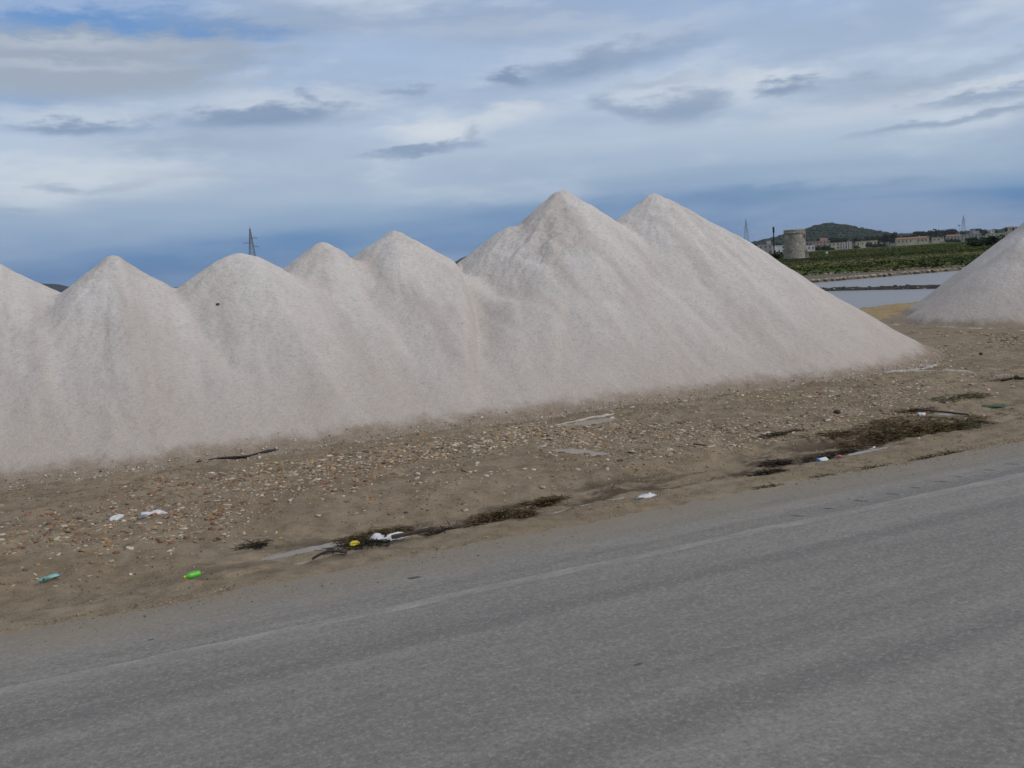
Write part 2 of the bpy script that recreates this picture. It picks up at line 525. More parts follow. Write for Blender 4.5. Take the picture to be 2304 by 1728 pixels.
# sand drifted over the edge of the road
nd = t.math('ADD', sp.outputs[1], t.math('MULTIPLY', t.math('SUBTRACT', t.noise(t.mapping(p, scale=(0.5, 1, 1)), 2.2, 6, 0.65), 0.5), 1.2))
c = t.mix(t.mapr(nd, -1.35, 0.10, 0, 0.72, True), c, (0.262, 0.212, 0.152))
t.put(b.inputs['Base Color'], c)
h = t.math('ADD', t.math('MULTIPLY', agg, 1.0), t.math('MULTIPLY', blot, 0.6))
t.put(b.inputs['Normal'], t.bump(h, 0.55, 0.012))

# worn paint
M_PAINT, t, b = new_mat('worn_paint', 0.8, 0.3)
p = road_pos(t)
wn = t.noise(t.mapping(p, scale=(0.5, 1.6, 1)), 3.0, 6, 0.7)
wf = t.noise(p, 45.0, 4, 0.7)
c = t.mix(t.mapr(t.math('ADD', wn, t.math('MULTIPLY', t.math('SUBTRACT', wf, 0.5), 0.9)), 0.40, 0.80), (0.205, 0.192, 0.174), (0.345, 0.328, 0.302))
t.put(b.inputs['Base Color'], c)
t.put(b.inputs['Normal'], t.bump(wf, 0.5, 0.01))

M_TAR = mat_plain('tar_seal', (0.085, 0.083, 0.080), 0.7, 0.35, 0.4, 30)

# water
M_WATER, t, b = new_mat('pan_water', 0.10, 0.20)
p = pos(t)
t.put(b.inputs['Base Color'], t.mix(t.mapr(t.noise(p, 0.06, 4, 0.6), 0.3, 0.7), (0.20, 0.197, 0.195), (0.24, 0.236, 0.232)))
wv = t.noise(t.mapping(p, scale=(1, 1.6, 1)), 2.2, 4, 0.6)
t.put(b.inputs['Normal'], t.bump(wv, 0.28, 0.12))
b.inputs['Roughness'].default_value = 0.36

M_PUD, t, b = new_mat('puddle_water', 0.12, 0.5)
p = pos(t)
t.put(b.inputs['Base Color'], t.mix(t.mapr(t.noise(p, 3.0, 4, 0.6), 0.3, 0.7), (0.20, 0.17, 0.13), (0.27, 0.24, 0.20)))
b.inputs['Roughness'].default_value = 0.25

M_CRUST, t, b = new_mat('salt_crust', 0.9, 0.3)
p = pos(t)
nn = t.noise(p, 6.0, 6, 0.7)
t.put(b.inputs['Base Color'], t.mix(t.mapr(nn, 0.35, 0.6), (0.27, 0.225, 0.168), (0.47, 0.445, 0.415)))
t.put(b.inputs['Normal'], t.bump(nn, 0.4, 0.02))

# ochre sand
M_OCHRE, t, b = new_mat('ochre_sand', 0.95, 0.15)
p = pos(t)
n1 = t.noise(p, 1.1, 5, 0.65); n2 = t.noise(p, 12.0, 4, 0.7)
c = t.mix(t.mapr(n1, 0.4, 0.62), (0.34, 0.245, 0.130), (0.25, 0.190, 0.115))
c = t.mix(t.mapr(n2, 0.5, 0.75, 0, 0.6), c, (0.48, 0.36, 0.17))
t.put(b.inputs['Base Color'], c)
t.put(b.inputs['Normal'], t.bump(n2, 0.6, 0.06))

# grassland
M_FIELD, t, b = new_mat('grassland', 0.95, 0.15)
p = pos(t)
n1 = t.noise(t.mapping(p, scale=(0.6, 1.5, 1)), 0.05, 6, 0.6); n2 = t.noise(t.mapping(p, scale=(0.5, 1.4, 1)), 0.4, 5, 0.65); n3 = t.noise(p, 2.5, 4, 0.7)
c = t.mix(t.mapr(n1, 0.38, 0.62), (0.058, 0.092, 0.028), (0.090, 0.104, 0.030))
c = t.mix(t.mapr(n2, 0.50, 0.68, 0, 0.75), c, (0.135, 0.110, 0.050))
c = t.mix(t.mapr(n3, 0.50, 0.72, 0, 0.6), c, (0.100, 0.112, 0.032))
c = t.mix(t.mapr(n3, 0.48, 0.25, 0, 0.7), c, (0.020, 0.032, 0.012))
t.put(b.inputs['Base Color'], c)
t.put(b.inputs['Normal'], t.bump(t.math('ADD', n3, n2), 0.8, 0.25))

M_HILL, t, b = new_mat('hill_scrub_ground', 0.95, 0.1)
p = pos(t)
n1 = t.noise(t.mapping(p, scale=(1, 0.5, 1)), 0.012, 6, 0.65); n2 = t.noise(p, 0.05, 5, 0.7)
c = t.mix(t.mapr(n1, 0.40, 0.60), (0.030, 0.042, 0.030), (0.048, 0.066, 0.034))
c = t.mix(t.mapr(n2, 0.52, 0.66, 0, 0.8), c, (0.020, 0.028, 0.024))
c = t.mix(t.mapr(n2, 0.36, 0.26, 0, 0.7), c, (0.14, 0.125, 0.085))
t.put(b.inputs['Base Color'], c)

M_MOUNT = mat_plain('far_mountain', (0.040, 0.048, 0.060), 0.95, 0.1, 0.3, 0.004)

# old stone of the tower
M_STONE, t, b = new_mat('old_stone', 0.92, 0.2)
o = t.node('ShaderNodeTexCoord').outputs['Object']
n1 = t.noise(o, 0.8, 5, 0.65); v1 = t.voronoi(t.mapping(o, scale=(1, 1, 1.7)), 3.0, 'F1', 'Color'); ve = t.voronoi(t.mapping(o, scale=(1, 1, 1.7)), 3.0, 'DISTANCE_TO_EDGE')
c = t.mix(t.mapr(n1, 0.35, 0.65), (0.31, 0.27, 0.22), (0.45, 0.41, 0.355))
sv = t.node('ShaderNodeSeparateXYZ'); t.l.new(v1, sv.inputs[0])
c = t.mix(t.mapr(sv.outputs[0], 0.0, 1.0, 0, 0.5), c, (0.15, 0.128, 0.105))
c = t.mix(t.mapr(sv.outputs[1], 0.7, 1.0, 0, 0.55), c, (0.50, 0.47, 0.43))
c = t.mix(t.mapr(ve, 0.07, 0.0, 0, 0.6), c, (0.13, 0.11, 0.09))
t.put(b.inputs['Base Color'], c)
t.put(b.inputs['Normal'], t.bump(t.math('MINIMUM', ve, 0.15), 0.9, 0.3))

M_DARKSTONE = mat_plain('dark_wet_stone', (0.050, 0.046, 0.040), 0.8, 0.3, 0.5, 4, 0.5)
M_BANKSTONE = mat_plain('bank_stone', (0.30, 0.25, 0.18), 0.9, 0.2, 0.35, 3, 0.5)
M_BANK = mat_plain('bank_earth', (0.130, 0.110, 0.082), 0.95, 0.2, 0.25, 0.5, 0.5)
M_TINT = mat_tint('gravel_pieces', 0.85, 0.3)
M_WEED = mat_tint('dry_weed', 0.95, 0.1, 0.3, 20)
M_LEAF = mat_tint('foliage', 0.9, 0.15, 0.3, 0.5)
M_STEEL = mat_plain('galvanised_steel', (0.16, 0.15, 0.145), 0.6, 0.4, 0.3, 0.5)
M_STEEL2 = mat_plain('grey_steel', (0.26, 0.29, 0.32), 0.6, 0.4, 0.2, 0.5)
M_POLE = mat_plain('tarred_wood', (0.018, 0.017, 0.017), 0.8, 0.2, 0.4, 3)
M_BARK = mat_plain('bark', (0.06, 0.048, 0.036), 0.95, 0.1, 0.3, 3)
M_GLASS = mat_plain('dark_window', (0.035, 0.04, 0.045), 0.25, 0.5, 0.2, 0.5)
M_BLACK = mat_plain('black_plastic_and_shade', (0.012, 0.012, 0.013), 0.6, 0.3, 0.4, 10)  # plastic litter, and the painted darkness inside the tower openings
M_BAG = mat_plain('white_plastic_bag', (0.58, 0.58, 0.60), 0.45, 0.4, 0.10, 12, 0.2)
M_WOODDK = mat_plain('weathered_wood', (0.055, 0.043, 0.032), 0.9, 0.2, 0.4, 14, 0.4)
M_GREEN = mat_plain('green_plastic', (0.10, 0.46, 0.03), 0.35, 0.5, 0.12, 10)
M_YELLOW = mat_plain('yellow_plastic', (0.55, 0.43, 0.02), 0.4, 0.45, 0.15, 14)
M_TEAL = mat_plain('teal_plastic', (0.24, 0.46, 0.43), 0.5, 0.4, 0.15, 14)
M_PINK = mat_plain('pink_plastic', (0.45, 0.17, 0.17), 0.5, 0.4, 0.15, 14)
M_BLUE = mat_plain('blue_print', (0.10, 0.25, 0.48), 0.5, 0.4, 0.15, 14)
M_NET = mat_plain('green_net', (0.06, 0.10, 0.065), 0.8, 0.2, 0.3, 14)

# ------------------------------------------------------------------ ground sheet
def graded(a, b, step, far_lo, far_hi, g=1.22):
    mid_ = list(np.arange(a, b + 1e-6, step))
    lo, hi = [], []
    x, d = a, step
    while x > far_lo:
        d *= g; x -= d; lo.append(x)
    x, d = b, step
    while x < far_hi:
        d *= g; x += d; hi.append(x)
    return np.array(lo[::-1] + mid_ + hi)


ss = graded(-7.5, 14.0, 0.05, -3200, 3200)
nn_ = graded(-0.3, 8.0, 0.05, -3200, 3200, 1.20)
Sg, Ng = np.meshgrid(ss, nn_, indexing='ij')
Xg, Yg = to_xy(Sg, Ng)
Zg = ground_z(Xg, Yg)
me, _ = grid_mesh('ground', Xg, Yg, Zg)
tag(link('ground', me, M_EARTH), kind='structure')

# ------------------------------------------------------------------ road
rs = np.concatenate([graded(-9, 16, 0.06, -2500, 2500, 1.3)])
rn = np.array([-13.0, -9.0, -6.0, -3.5, -1.8, -0.9, -0.35, -0.12, 0.0])
Sr, Nr = np.meshgrid(rs, rn, indexing='ij')
jag = 0.10 * fbm(rs * 0.9, rs * 0, 3, 71) + 0.09 * fbm(rs * 5.0, rs * 0, 3, 72)
Nr = Nr + np.where(rn[None, :] > -0.2, jag[:, None] * np.array([0, 0, 0, 0, 0, 0, 0, 0.7, 1.0])[None, :], 0)
Zr = 0.004 + 0.018 * sstep(0.0, -0.5, Nr) * 0 - 0.0 * Nr
Zr = 0.012 + 0 * Sr
Zr[:, -1] = -0.008
Xr, Yr = to_xy(Sr, Nr)
me, _ = grid_mesh('road', Xr, Yr, Zr)
road = tag(link('road', me, M_ROAD), kind='structure')


def road_z(n):
    return 0.012


def strip(name, pts_s, n0, width, z, mat, seed, parent=None):
    pts_s = np.asarray(pts_s)
    L = n0 + 0.5 * width * (1 + 0.5 * fbm(pts_s * 3, pts_s * 0, 3, seed))
    Rr = n0 - 0.5 * width * (1 + 0.5 * fbm(pts_s * 3, pts_s * 0 + 7, 3, seed))
    S2 = np.stack([pts_s] * 4, 1); N2 = np.stack([Rr - 0.01, Rr + 0.02, L - 0.02, L + 0.01], 1)
    X, Y = to_xy(S2, N2)
    Z = 0.012 + np.array([-0.002, z, z, -0.002])[None, :] + 0 * N2
    me, _ = grid_mesh(name, X, Y, Z)
    return link(name, me, mat, parent)


tag(strip('edge_line', np.concatenate([np.arange(-10, 16, 0.15), np.linspace(16.5, 900, 120)]), -1.45, 0.15, 0.002, M_PAINT, 81), kind='structure')
# short open cracks across the lane edge on the right
for i in range(11):
    s0 = 2.6 + i * 0.44 + random.uniform(-0.1, 0.1)
    n0 = -1.15 + 0.02 * i + random.uniform(-0.06, 0.06)
    L = random.uniform(0.10, 0.22)
    pts = []
    for k in range(6):
        f = k / 5
        wd = 0.007 * math.sin(math.pi * (0.12 + 0.76 * f)) + 0.003
        cs, cn = s0 + 0.5 * L * f + random.uniform(-.008, .008), n0 - L * f * 0.7
        pts.append((cs - wd, cn)); pts.append((cs + wd, cn))
    V = []
    for a, q in pts:
        x, y = to_xy(a, q); V.append((x, y, road_z(q) + 0.004))
    crack = link('crack', mesh('crack', V, [(2 * k, 2 * k + 1, 2 * k + 3, 2 * k + 2) for k in range(5)]), M_TAR, road)
for (x, y, a) in ((-1.01, 9.12, 0.075), (0.75, 6.79, 0.035), (-3.0, 7.9, 0.03)):
    V = [(x, y, 0.016)]
    for k in range(12):
        r = a * random.uniform(0.6, 1.1); q = 2 * math.pi * k / 12
        u_, v_ = r * math.cos(q), 0.45 * r * math.sin(q)
        V.append((x + u_ * RE[0] + v_ * RN[0], y + u_ * RE[1] + v_ * RN[1], 0.016))
    link('stain', mesh('stain', V, [(0, 1 + k, 1 + (k + 1) % 12) for k in range(12)]), M_TAR, road)

# ------------------------------------------------------------------ puddles and salt crusts
for (px, py, a, b_, tt), pz in zip(PUDDLES, PUD_Z):
    th = RTH + math.radians(tt)
    N = 40
    V = [(px, py, pz)]
    for k in range(N):
        q = 2 * math.pi * k / N
        r = 1.25 + 0.2 * float(fbm(np.array([2 + 1.6 * math.cos(q)]), np.array([px * 3 + 1.6 * math.sin(q)]), 3, 91)[0])
        u_, v_ = a * r * math.cos(q), b_ * r * math.sin(q)
        V.append((px + u_ * math.cos(th) - v_ * math.sin(th), py + u_ * math.sin(th) + v_ * math.cos(th), pz))
    tag(link('puddle', mesh('puddle', V, [(0, 1 + k, 1 + (k + 1) % N) for k in range(N)]), M_PUD), kind='structure')


def crust(pts, wdt, seed):
    pts = [np.array(p) for p in pts]
    P, Wd = [], []
    for a, c2 in zip(pts[:-1], pts[1:]):
        n_ = max(2, int(np.linalg.norm(c2 - a) / 0.06))
        for i in range(n_):
            P.append(a + (c2 - a) * i / n_)
    P = np.array(P)
    tx = np.gradient(P, axis=0); tx /= np.linalg.norm(tx, axis=1)[:, None] + 1e-9
    nx = np.stack([-tx[:, 1], tx[:, 0]], 1)
    i = np.arange(len(P))
    wl = wdt * (0.6 + 1.3 * fbm(i * 0.13, i * 0, 4, seed)) * np.sin(np.pi * np.clip(i / len(P) * 0.96 + 0.02, 0, 1)) ** 0.4
    wl = np.clip(wl, 0.01, None)
    off = np.linspace(-1, 1, 7)
    Q = P[:, None, :] + nx[:, None, :] * (wl[:, None, None] * off[None, :, None])
    Z = ground_z(Q[..., 0], Q[..., 1]) + 0.012 * (1 - off[None, :] ** 2) + 0.004 - 0.02 * (np.abs(off[None, :]) > 0.99)
    me, _ = grid_mesh('salt_crust', Q[..., 0], Q[..., 1], Z)
    return tag(link('salt_crust', me, M_CRUST), kind='structure')


crust([(7.3, 21.2), (8.1, 21.25), (8.8, 21.5), (9.5, 22.6)], 0.28, 101)
crust([(8.3, 21.2), (8.9, 20.6), (9.09, 20.2), (9.5, 19.1)], 0.13, 102)
crust([(13.3, 31.8), (13.83, 30.7), (14.5, 28.9), (15.6, 26.8)], 0.22, 103)
crust([(12.2, 34.4), (12.9, 33.6), (13.2, 33.0)], 0.22, 104)
crust([(0.6, 17.0), (1.3, 17.5), (1.8, 17.9)], 0.14, 105)

# ------------------------------------------------------------------ salt heaps
CONES = [  # s, n, height, top radius, slope, heap index
    (-8.703, 5.35, 3.648, 0.10, 0.756, 0), (-6.341, 4.65, 3.435, 0.12, 0.679, 1), (-3.942, 4.761, 3.39, 0.48, 0.743, 2),
    (-1.895, 5.893, 3.593, 0.12, 0.737, 3), (-0.137, 6.251, 3.748, 0.12, 0.647, 4), (3.05, 6.60, 3.74, 0.35, 0.735, 5),
    (4.509, 6.619, 4.573, 0.16, 0.716, 5), (6.996, 6.325, 4.409, 0.10, 0.671, 6), (-11.2, 5.6, 3.7, 0.15, 0.70, 7)]


GULLIES = [([(1.5, 6.13), (0.89, 4.06), (0.5, 2.8), (0.05, 1.65), (-0.48, 0.24)], 0.36, 0.24),
           ([(-5.2, 4.41), (-4.99, 2.93), (-4.71, 1.88), (-4.37, 1.11)], 0.10, 0.28), ([(-7.52, 3.96), (-7.5, 2.84), (-7.58, 1.83), (-7.41, 0.95)], 0.10, 0.3),
           ([(-3.09, 4.1), (-3.21, 2.97), (-3.0, 1.95), (-2.91, 1.02), (-2.76, 0.35)], 0.11, 0.25), ([(-1.37, 5.16), (-1.31, 3.85), (-1.31, 2.74), (-1.41, 1.56)], 0.10, 0.28),
           ([(5.04, 4.37), (5.33, 3.04), (5.44, 1.68), (5.5, 0.83)], 0.12, 0.32), ([(2.88, 5.3), (2.16, 4.43), (1.48, 2.68), (0.77, 0.6)], 0.04, 0.2),
           ([(2.53, 2.78), (1.34, 0.75)], 0.07, 0.2), ([(-6.7, 1.21), (-6.52, 0.41), (-6.5, -0.03)], 0.06, 0.3)]


def carve(S, N, z):
    Sj = S + 0.10 * fbm(S * 1.3, N * 1.3, 2, 881)
    for pts, dep, wid in GULLIES:
        best = np.full(S.shape, 9.0); side = np.zeros(S.shape); fa = np.zeros(S.shape)
        L = len(pts) - 1
        for k in range(L):
            (a0, b0), (a1, b1) = pts[k], pts[k + 1]
            dx, dy = a1 - a0, b1 - b0
            q2 = dx * dx + dy * dy
            t_ = np.clip(((Sj - a0) * dx + (N - b0) * dy) / q2, 0, 1)
            ex, ey = Sj - a0 - t_ * dx, N - b0 - t_ * dy
            d = np.sqrt(ex * ex + ey * ey)
            m = d < best
            best = np.where(m, d, best); side = np.where(m, np.sign(ex * dy - ey * dx), side); fa = np.where(m, (k + t_) / L, fa)
        # steep on the side of the heap that overlaps, long and soft on the other
        w_ = np.where(side < 0, wid * 2.6, wid * 0.6)
        along = np.clip(0.45 + 3 * fa, 0, 1) * np.clip((1.12 - fa) * 2.2, 0, 1)
        z = z - dep * along * np.exp(-(best / w_) ** 2)
    return z


def heap_field(S, N, cones, fill, seed, x0=0.0, crust_at=None, gul=False):
    zs = []
    for i, (s, n, h, r, tq, _) in enumerate(cones):
        dx, dy = S - s, N - n
        d = np.sqrt(dx * dx + dy * dy)
        ang = np.arctan2(dy, dx)
        ca, sa = np.cos(ang), np.sin(ang)
        # rills running down the slope
        rill = 0.14 * fbm(ca * 1.7 + i * 9.7 + d * 0.10, sa * 1.7, 2, seed + 5 * i) + 0.035 * fbm(ca * 7 + i * 3.1, sa * 7 + d * 0.25, 3, seed + 60 + i)
        rill = (rill if gul else rill * 0.45) * np.clip(d / 2.2, 0, 1.0) * np.clip(1.25 - d * tq / h * 0.85, 0.15, 1)
        rr = np.sqrt(d * d + r * r) - r
        zs.append(h - tq * rr + rill * 1.5)
    own = np.argmax(np.array(zs), 0)
    own = np.array([c_[5] for c_ in cones])[own]
    if fill is not None:
        zs.append(fill)
    zs = np.array(zs)
    m = zs.max(0)
    k = 0.05 + 0.09 * np.clip(1 - m / 3.2, 0, 1)
    z = m + k * np.log(np.exp((zs - m) / k).sum(0))
    if gul:
        z = carve(S, N, z)
    # lumpy crust towards the tops, soft dimples lower down
    top = sstep(1.6, 3.6, z)
    low = sstep(0.1, 1.2, z) * (1 - sstep(2.2, 3.4, z))
    z = z + (1.0 if gul else 0.25) * low * (0.15 * fbm(S * 0.75 + 0.12 * N, N * 0.16 + 3, 3, seed + 210) + 0.05 * fbm(S * 2.4 - 0.3 * N, N * 0.4, 2, seed + 211))
    z = z + 0.035 * fbm(S * 1.1, N * 1.1, 3, seed + 200) + (0.010 + 0.020 * top) * fbm(S * 4.5, N * 4.5, 3, seed + 201) + (0.004 + 0.006 * top) * fbm(S * 14, N * 14, 2, seed + 202)
    if crust_at is not None:
        for cs, cn, rad, amp in crust_at:
            wgt = np.exp(-(((S - cs) / rad[0]) ** 2 + ((N - cn) / rad[1]) ** 2))
            led = fbm(S * 1.6 + 4, N * 2.6, 4, seed + 300)
            ter = fbm(S * 1.5, N * 3.0, 4, seed + 301) * 5
            ter = (np.floor(ter) + sstep(0.0, 0.22, ter - np.floor(ter))) / 5
            z = z + wgt * amp * (np.abs(led) - 0.2 + 1.5 * ter)
    # thin spill at the foot
    q = 0.07
    z = q * np.logaddexp(0, z / q) - 0.012
    return z, own


def build_heaps(S, N, Z, own, XY, names_labels, group):
    X, Y = XY
    Zw = Z + np.where(Z < 0.6, ground_z(X, Y) * (1 - Z / 0.6), 0)
    # normals of the whole surface, so that neighbouring heaps join without a seam
    gx = np.gradient(Zw, axis=0); gy = np.gradient(Zw, axis=1)
    ex = np.stack([np.gradient(X, axis=0), np.gradient(Y, axis=0), gx], -1)
    ey = np.stack([np.gradient(X, axis=1), np.gradient(Y, axis=1), gy], -1)
    nr = np.cross(ex, ey); nr /= np.linalg.norm(nr, axis=-1, keepdims=True)
    solid = Z > 0.0
    cell = solid[:-1, :-1] | solid[1:, :-1] | solid[1:, 1:] | solid[:-1, 1:]
    co = own[:-1, :-1]
    for i, (lab, cat) in names_labels.items():
        keep = cell & (co == i)
        if not keep.any():
            continue
        me, used = grid_mesh('salt_heap', X, Y, Zw, keep)
        me.normals_split_custom_set_from_vertices([tuple(v) for v in nr.reshape(-1, 3)[used]])
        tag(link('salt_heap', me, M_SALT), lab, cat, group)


hs = np.arange(-13.5, 15.5, 0.045); hn = np.arange(-1.2, 14.0, 0.05)
Sh, Nh = np.meshgrid(hs, hn, indexing='ij')
Xh = Sh * HE[0] + Nh * HN[0]; Yh = HB0 + Sh * HE[1] + Nh * HN[1]
tq = 0.6745
pl = tq * Nh
pl = pl + 0.24 + 0.10 * fbm(Sh * 0.5, Nh * 0.3, 2, 133)
fill = (pl + 2.25 - np.sqrt((pl - 2.25) ** 2 + 0.35)) / 2 - np.maximum(0, np.abs(Sh + 2) - 8.8) * tq - np.maximum(0, Nh - 9.5) * tq
Zh, own = heap_field(Sh, Nh, CONES, fill, 400, gul=True,
                     crust_at=[(3.0, 5.2, (1.1, 1.0), 0.13), (4.4, 6.3, (0.9, 0.6), 0.10), (7.1, 5.9, (0.9, 0.7), 0.07), (-0.1, 5.9, (0.7, 0.5), 0.08), (-6.2, 4.4, (0.8, 0.5), 0.08), (-1.9, 5.6, (0.5, 0.4), 0.06)])
build_heaps(Sh, Nh, Zh, own, (Xh, Yh), {
    7: ('dirty white salt heap at the far left end of the row', 'salt heap'),
    0: ('dirty white salt heap cut by the left edge of the photo', 'salt heap'),
    1: ('low pointed salt heap above the black strip, second from the left', 'salt heap'),
    2: ('round-topped salt heap in front of the nearest pylon', 'salt heap'),
    3: ('narrow flat-tipped salt heap between the round-topped one and a taller pointed one', 'salt heap'),
    4: ('pointed salt heap just left of the tallest crusted heap', 'salt heap'),
    5: ('tallest salt heap with a shoulder and crusted broken top', 'salt heap'),
    6: ('tall white salt heap at the right end of the row with long straight flank', 'salt heap')}, 'salt heaps in a row beside the road')

xs8 = np.arange(9.5, 30.0, 0.07); ys8 = np.arange(26.0, 46.0, 0.07)
X8, Y8 = np.meshgrid(xs8, ys8, indexing='ij')
C8 = [(16.9, 33.4, 2.66, 0.10, 0.70, 0), (20.6, 36.6, 4.45, 0.2, 0.76, 1)]
Z8, own8 = heap_field(X8, Y8, C8, None, 700)
build_heaps(X8, Y8, Z8, own8, (X8, Y8), {
    0: ('small grey salt heap at the right edge, in front of a taller one', 'salt heap'),
    1: ('grey salt heap behind the small one at the right edge', 'salt heap')}, 'salt heaps apart on the right')


def heap_z(x, y):
    s = (x) * HE[0] + (y - HB0) * HE[1]; n = x * HN[0] + (y - HB0) * HN[1]
    i = int(np.argmin(abs(hs - s))); j = int(np.argmin(abs(hn - n)))
    return float(Zh[i, j])




# ------------------------------------------------------------------ sand bank, water, dyke, far bank
bx = np.arange(6.0, 26.0, 0.15); by = np.arange(33.0, 47.0, 0.15)
Xb, Yb = np.meshgrid(bx, by, indexing='ij')
sb, nb = to_sn(Xb, Yb)
ridge = np.exp(-((nb - 21.0 - 0.5 * fbm(sb * 0.3, nb * 0, 2, 121)) / 1.2) ** 2) * 0.13 + 0.05 * sstep(17.5, 19.0, nb) * (1 - sstep(22, 24, nb))
ridge = ridge * (0.75 + 0.9 * fbm(Xb * 0.5, Yb * 0.5, 3, 122)) + 0.05 * fbm(Xb * 2, Yb * 2, 3, 123)
lat = 1 - np.clip(np.abs(sb - 30.5) / 8.5, 0, 1) ** 4
Zb = ground_z(Xb, Yb) - 0.06 + (ridge + 0.06) * lat
me, _ = grid_mesh('sand_bank', Xb, Yb, Zb)
tag(link('sand_bank', me, M_OCHRE), kind='structure')

ws = graded(-60, 120, 6.0, -900, 900, 1.5)
wn_ = np.array([20.0, 24, 30, 36, 42, 48, 54, 57.0])
Sw, Nw = np.meshgrid(ws, wn_, indexing='ij')
Xw, Yw = to_xy(Sw, Nw)
me, _ = grid_mesh('salt_pan_water', Xw, Yw, np.full_like(Xw, -0.20))
tag(link('salt_pan_water', me, M_WATER), kind='structure')

BANK_N = 55.6
bs = graded(-40, 110, 1.0, -900, 900, 1.4)
bn = np.array([BANK_N - 0.25, BANK_N, BANK_N + 0.4, 58, 62, 66, 72, 80, 95, 110.0])
Sk, Nk = np.meshgrid(bs, bn, indexing='ij')
Zk = np.where(Nk < BANK_N - 0.1, -0.6, -0.04) + 0.05 * fbm(Sk * 0.3, Nk * 0.3, 3, 131) * (Nk > BANK_N)
Xk, Yk = to_xy(Sk, Nk + 0.35 * fbm(Sk * 0.12, Sk * 0, 3, 132))
me, _ = grid_mesh('pan_bank', Xk, Yk, Zk, smooth=False)
tag(link('pan_bank', me, M_BANK), kind='structure')

# unit rocks
def rock_proto(k, seed):
    r = np.random.default_rng(seed)
    import bmesh
    bm = bmesh.new()
    bmesh.ops.create_icosphere(bm, subdivisions=1, radius=0.5)
    V = np.array([v.co[:] for v in bm.verts]); Fc = [tuple(v.index for v in f.verts) for f in bm.faces]
    bm.free()
    V = V * (1 + 0.35 * (r.random((len(V), 1)) - 0.5)) + 0.10 * (r.random(V.shape) - 0.5)
    return V, np.array(Fc)


ROCKS = [rock_proto(0, 900 + i) for i in range(6)]
# cheap shard: an 8-corner chip
def chip_proto(seed):
    r = np.random.default_rng(seed)
    V = np.array([(-1, -1, -1), (1, -1, -1), (1, 1, -1), (-1, 1, -1), (-1, -1, 1), (1, -1, 1), (1, 1, 1), (-1, 1, 1)], float) * 0.5
    V[4:, :2] *= 0.65
    V = V * (1 + 0.5 * (r.random(V.shape) - 0.5))
    Fc = np.array([(3, 2, 1, 0), (4, 5, 6, 7), (0, 1, 5, 4), (1, 2, 6, 5), (2, 3, 7, 6), (3, 0, 4, 7)])
    Fc = np.concatenate([Fc[:, [0, 1, 2]], Fc[:, [0, 2, 3]]])
    return V, Fc


CHIPS = [chip_proto(950 + i) for i in range(6)]


def scatter(name, protos, P, scale3, rz, cols, mat, parent=None, tilt=0.25):
    Vs, Fs, Cs = [], [], []
    off = 0
    n = len(P)
    pick = rng.integers(0, len(protos), n)
    for k, (V, Fc) in enumerate(protos):
        ii = np.where(pick == k)[0]
        if len(ii) == 0: continue
        L = V[None] * scale3[ii][:, None, :]
        tx = (rng.random(len(ii)) - 0.5) * 2 * tilt; ty = (rng.random(len(ii)) - 0.5) * 2 * tilt
        L[..., 2] = L[..., 2] + L[..., 0] * tx[:, None] + L[..., 1] * ty[:, None]
        c_, s_ = np.cos(rz[ii])[:, None], np.sin(rz[ii])[:, None]
        X = L[..., 0] * c_ - L[..., 1] * s_; Y = L[..., 0] * s_ + L[..., 1] * c_
        W_ = np.stack([X, Y, L[..., 2]], -1) + P[ii][:, None, :]
        m = len(V)
        Fs.append((Fc[None] + (np.arange(len(ii)) * m)[:, None, None] + off).reshape(-1, 3))
        Vs.append(W_.reshape(-1, 3)); Cs.append(np.repeat(cols[ii], m, 0))
        off += len(ii) * m
    me = mesh(name, np.concatenate(Vs), np.concatenate(Fs), False, None, np.concatenate(Cs))
    return link(name, me, mat, parent)


# rubble dyke across the pan
D0, D1 = np.array([10.0, 82.5]), np.array([38.0, 45.6])
dv = (D1 - D0); dl = np.linalg.norm(dv); dv /= dl; dn = np.array([-dv[1], dv[0]])
dyke = empty('rubble_dyke', (D0[0], D0[1], -0.3))
tag(dyke, 'low dark rubble dyke crossing the water of the salt pan', 'dyke')
q = np.linspace(0, dl, 160)
prof = [(-0.55, -0.4), (-0.42, 0.02), (-0.15, 0.20), (0.2, 0.18), (0.45, 0.0), (0.6, -0.4)]
V = []
for i, a in enumerate(q):
    for o_, zz in prof:
        jx = 0.12 * float(vnoise(np.array([a * 1.7]), np.array([o_ * 3]), 141)[0]); jz = 0.10 * float(vnoise(np.array([a * 2.1]), np.array([o_ * 5]), 142)[0])
        V.append((dv[0] * a + dn[0] * (o_ + jx), dv[1] * a + dn[1] * (o_ + jx), zz + 0.1 + (jz if zz > -0.3 else 0)))
Fd = []
for i in range(len(q) - 1):
    for j in range(5):
        Fd.append((i * 6 + j, i * 6 + j + 1, (i + 1) * 6 + j + 1, (i + 1) * 6 + j))
link('core', mesh('core', V, Fd), M_DARKSTONE, dyke)
n_ = 420
a = rng.random(n_) * dl; o_ = (rng.random(n_) - 0.5) * 0.85
P = np.stack([dv[0] * a + dn[0] * o_, dv[1] * a + dn[1] * o_, 0.26 - 0.5 * np.abs(o_) ** 1.2 + rng.random(n_) * 0.05], 1)
sz = rng.uniform(0.12, 0.34, n_)
cs = np.where(rng.random(n_)[:, None] < 0.14, [[0.26, 0.23, 0.19]], [[0.045, 0.040, 0.035]]) * rng.uniform(0.7, 1.3, (n_, 1))
tag(scatter('rubble', ROCKS, P, np.stack([sz, sz * 0.8, sz * 0.55], 1), rng.random(n_) * 6.28, cs, M_TINT, dyke), kind='stuff')

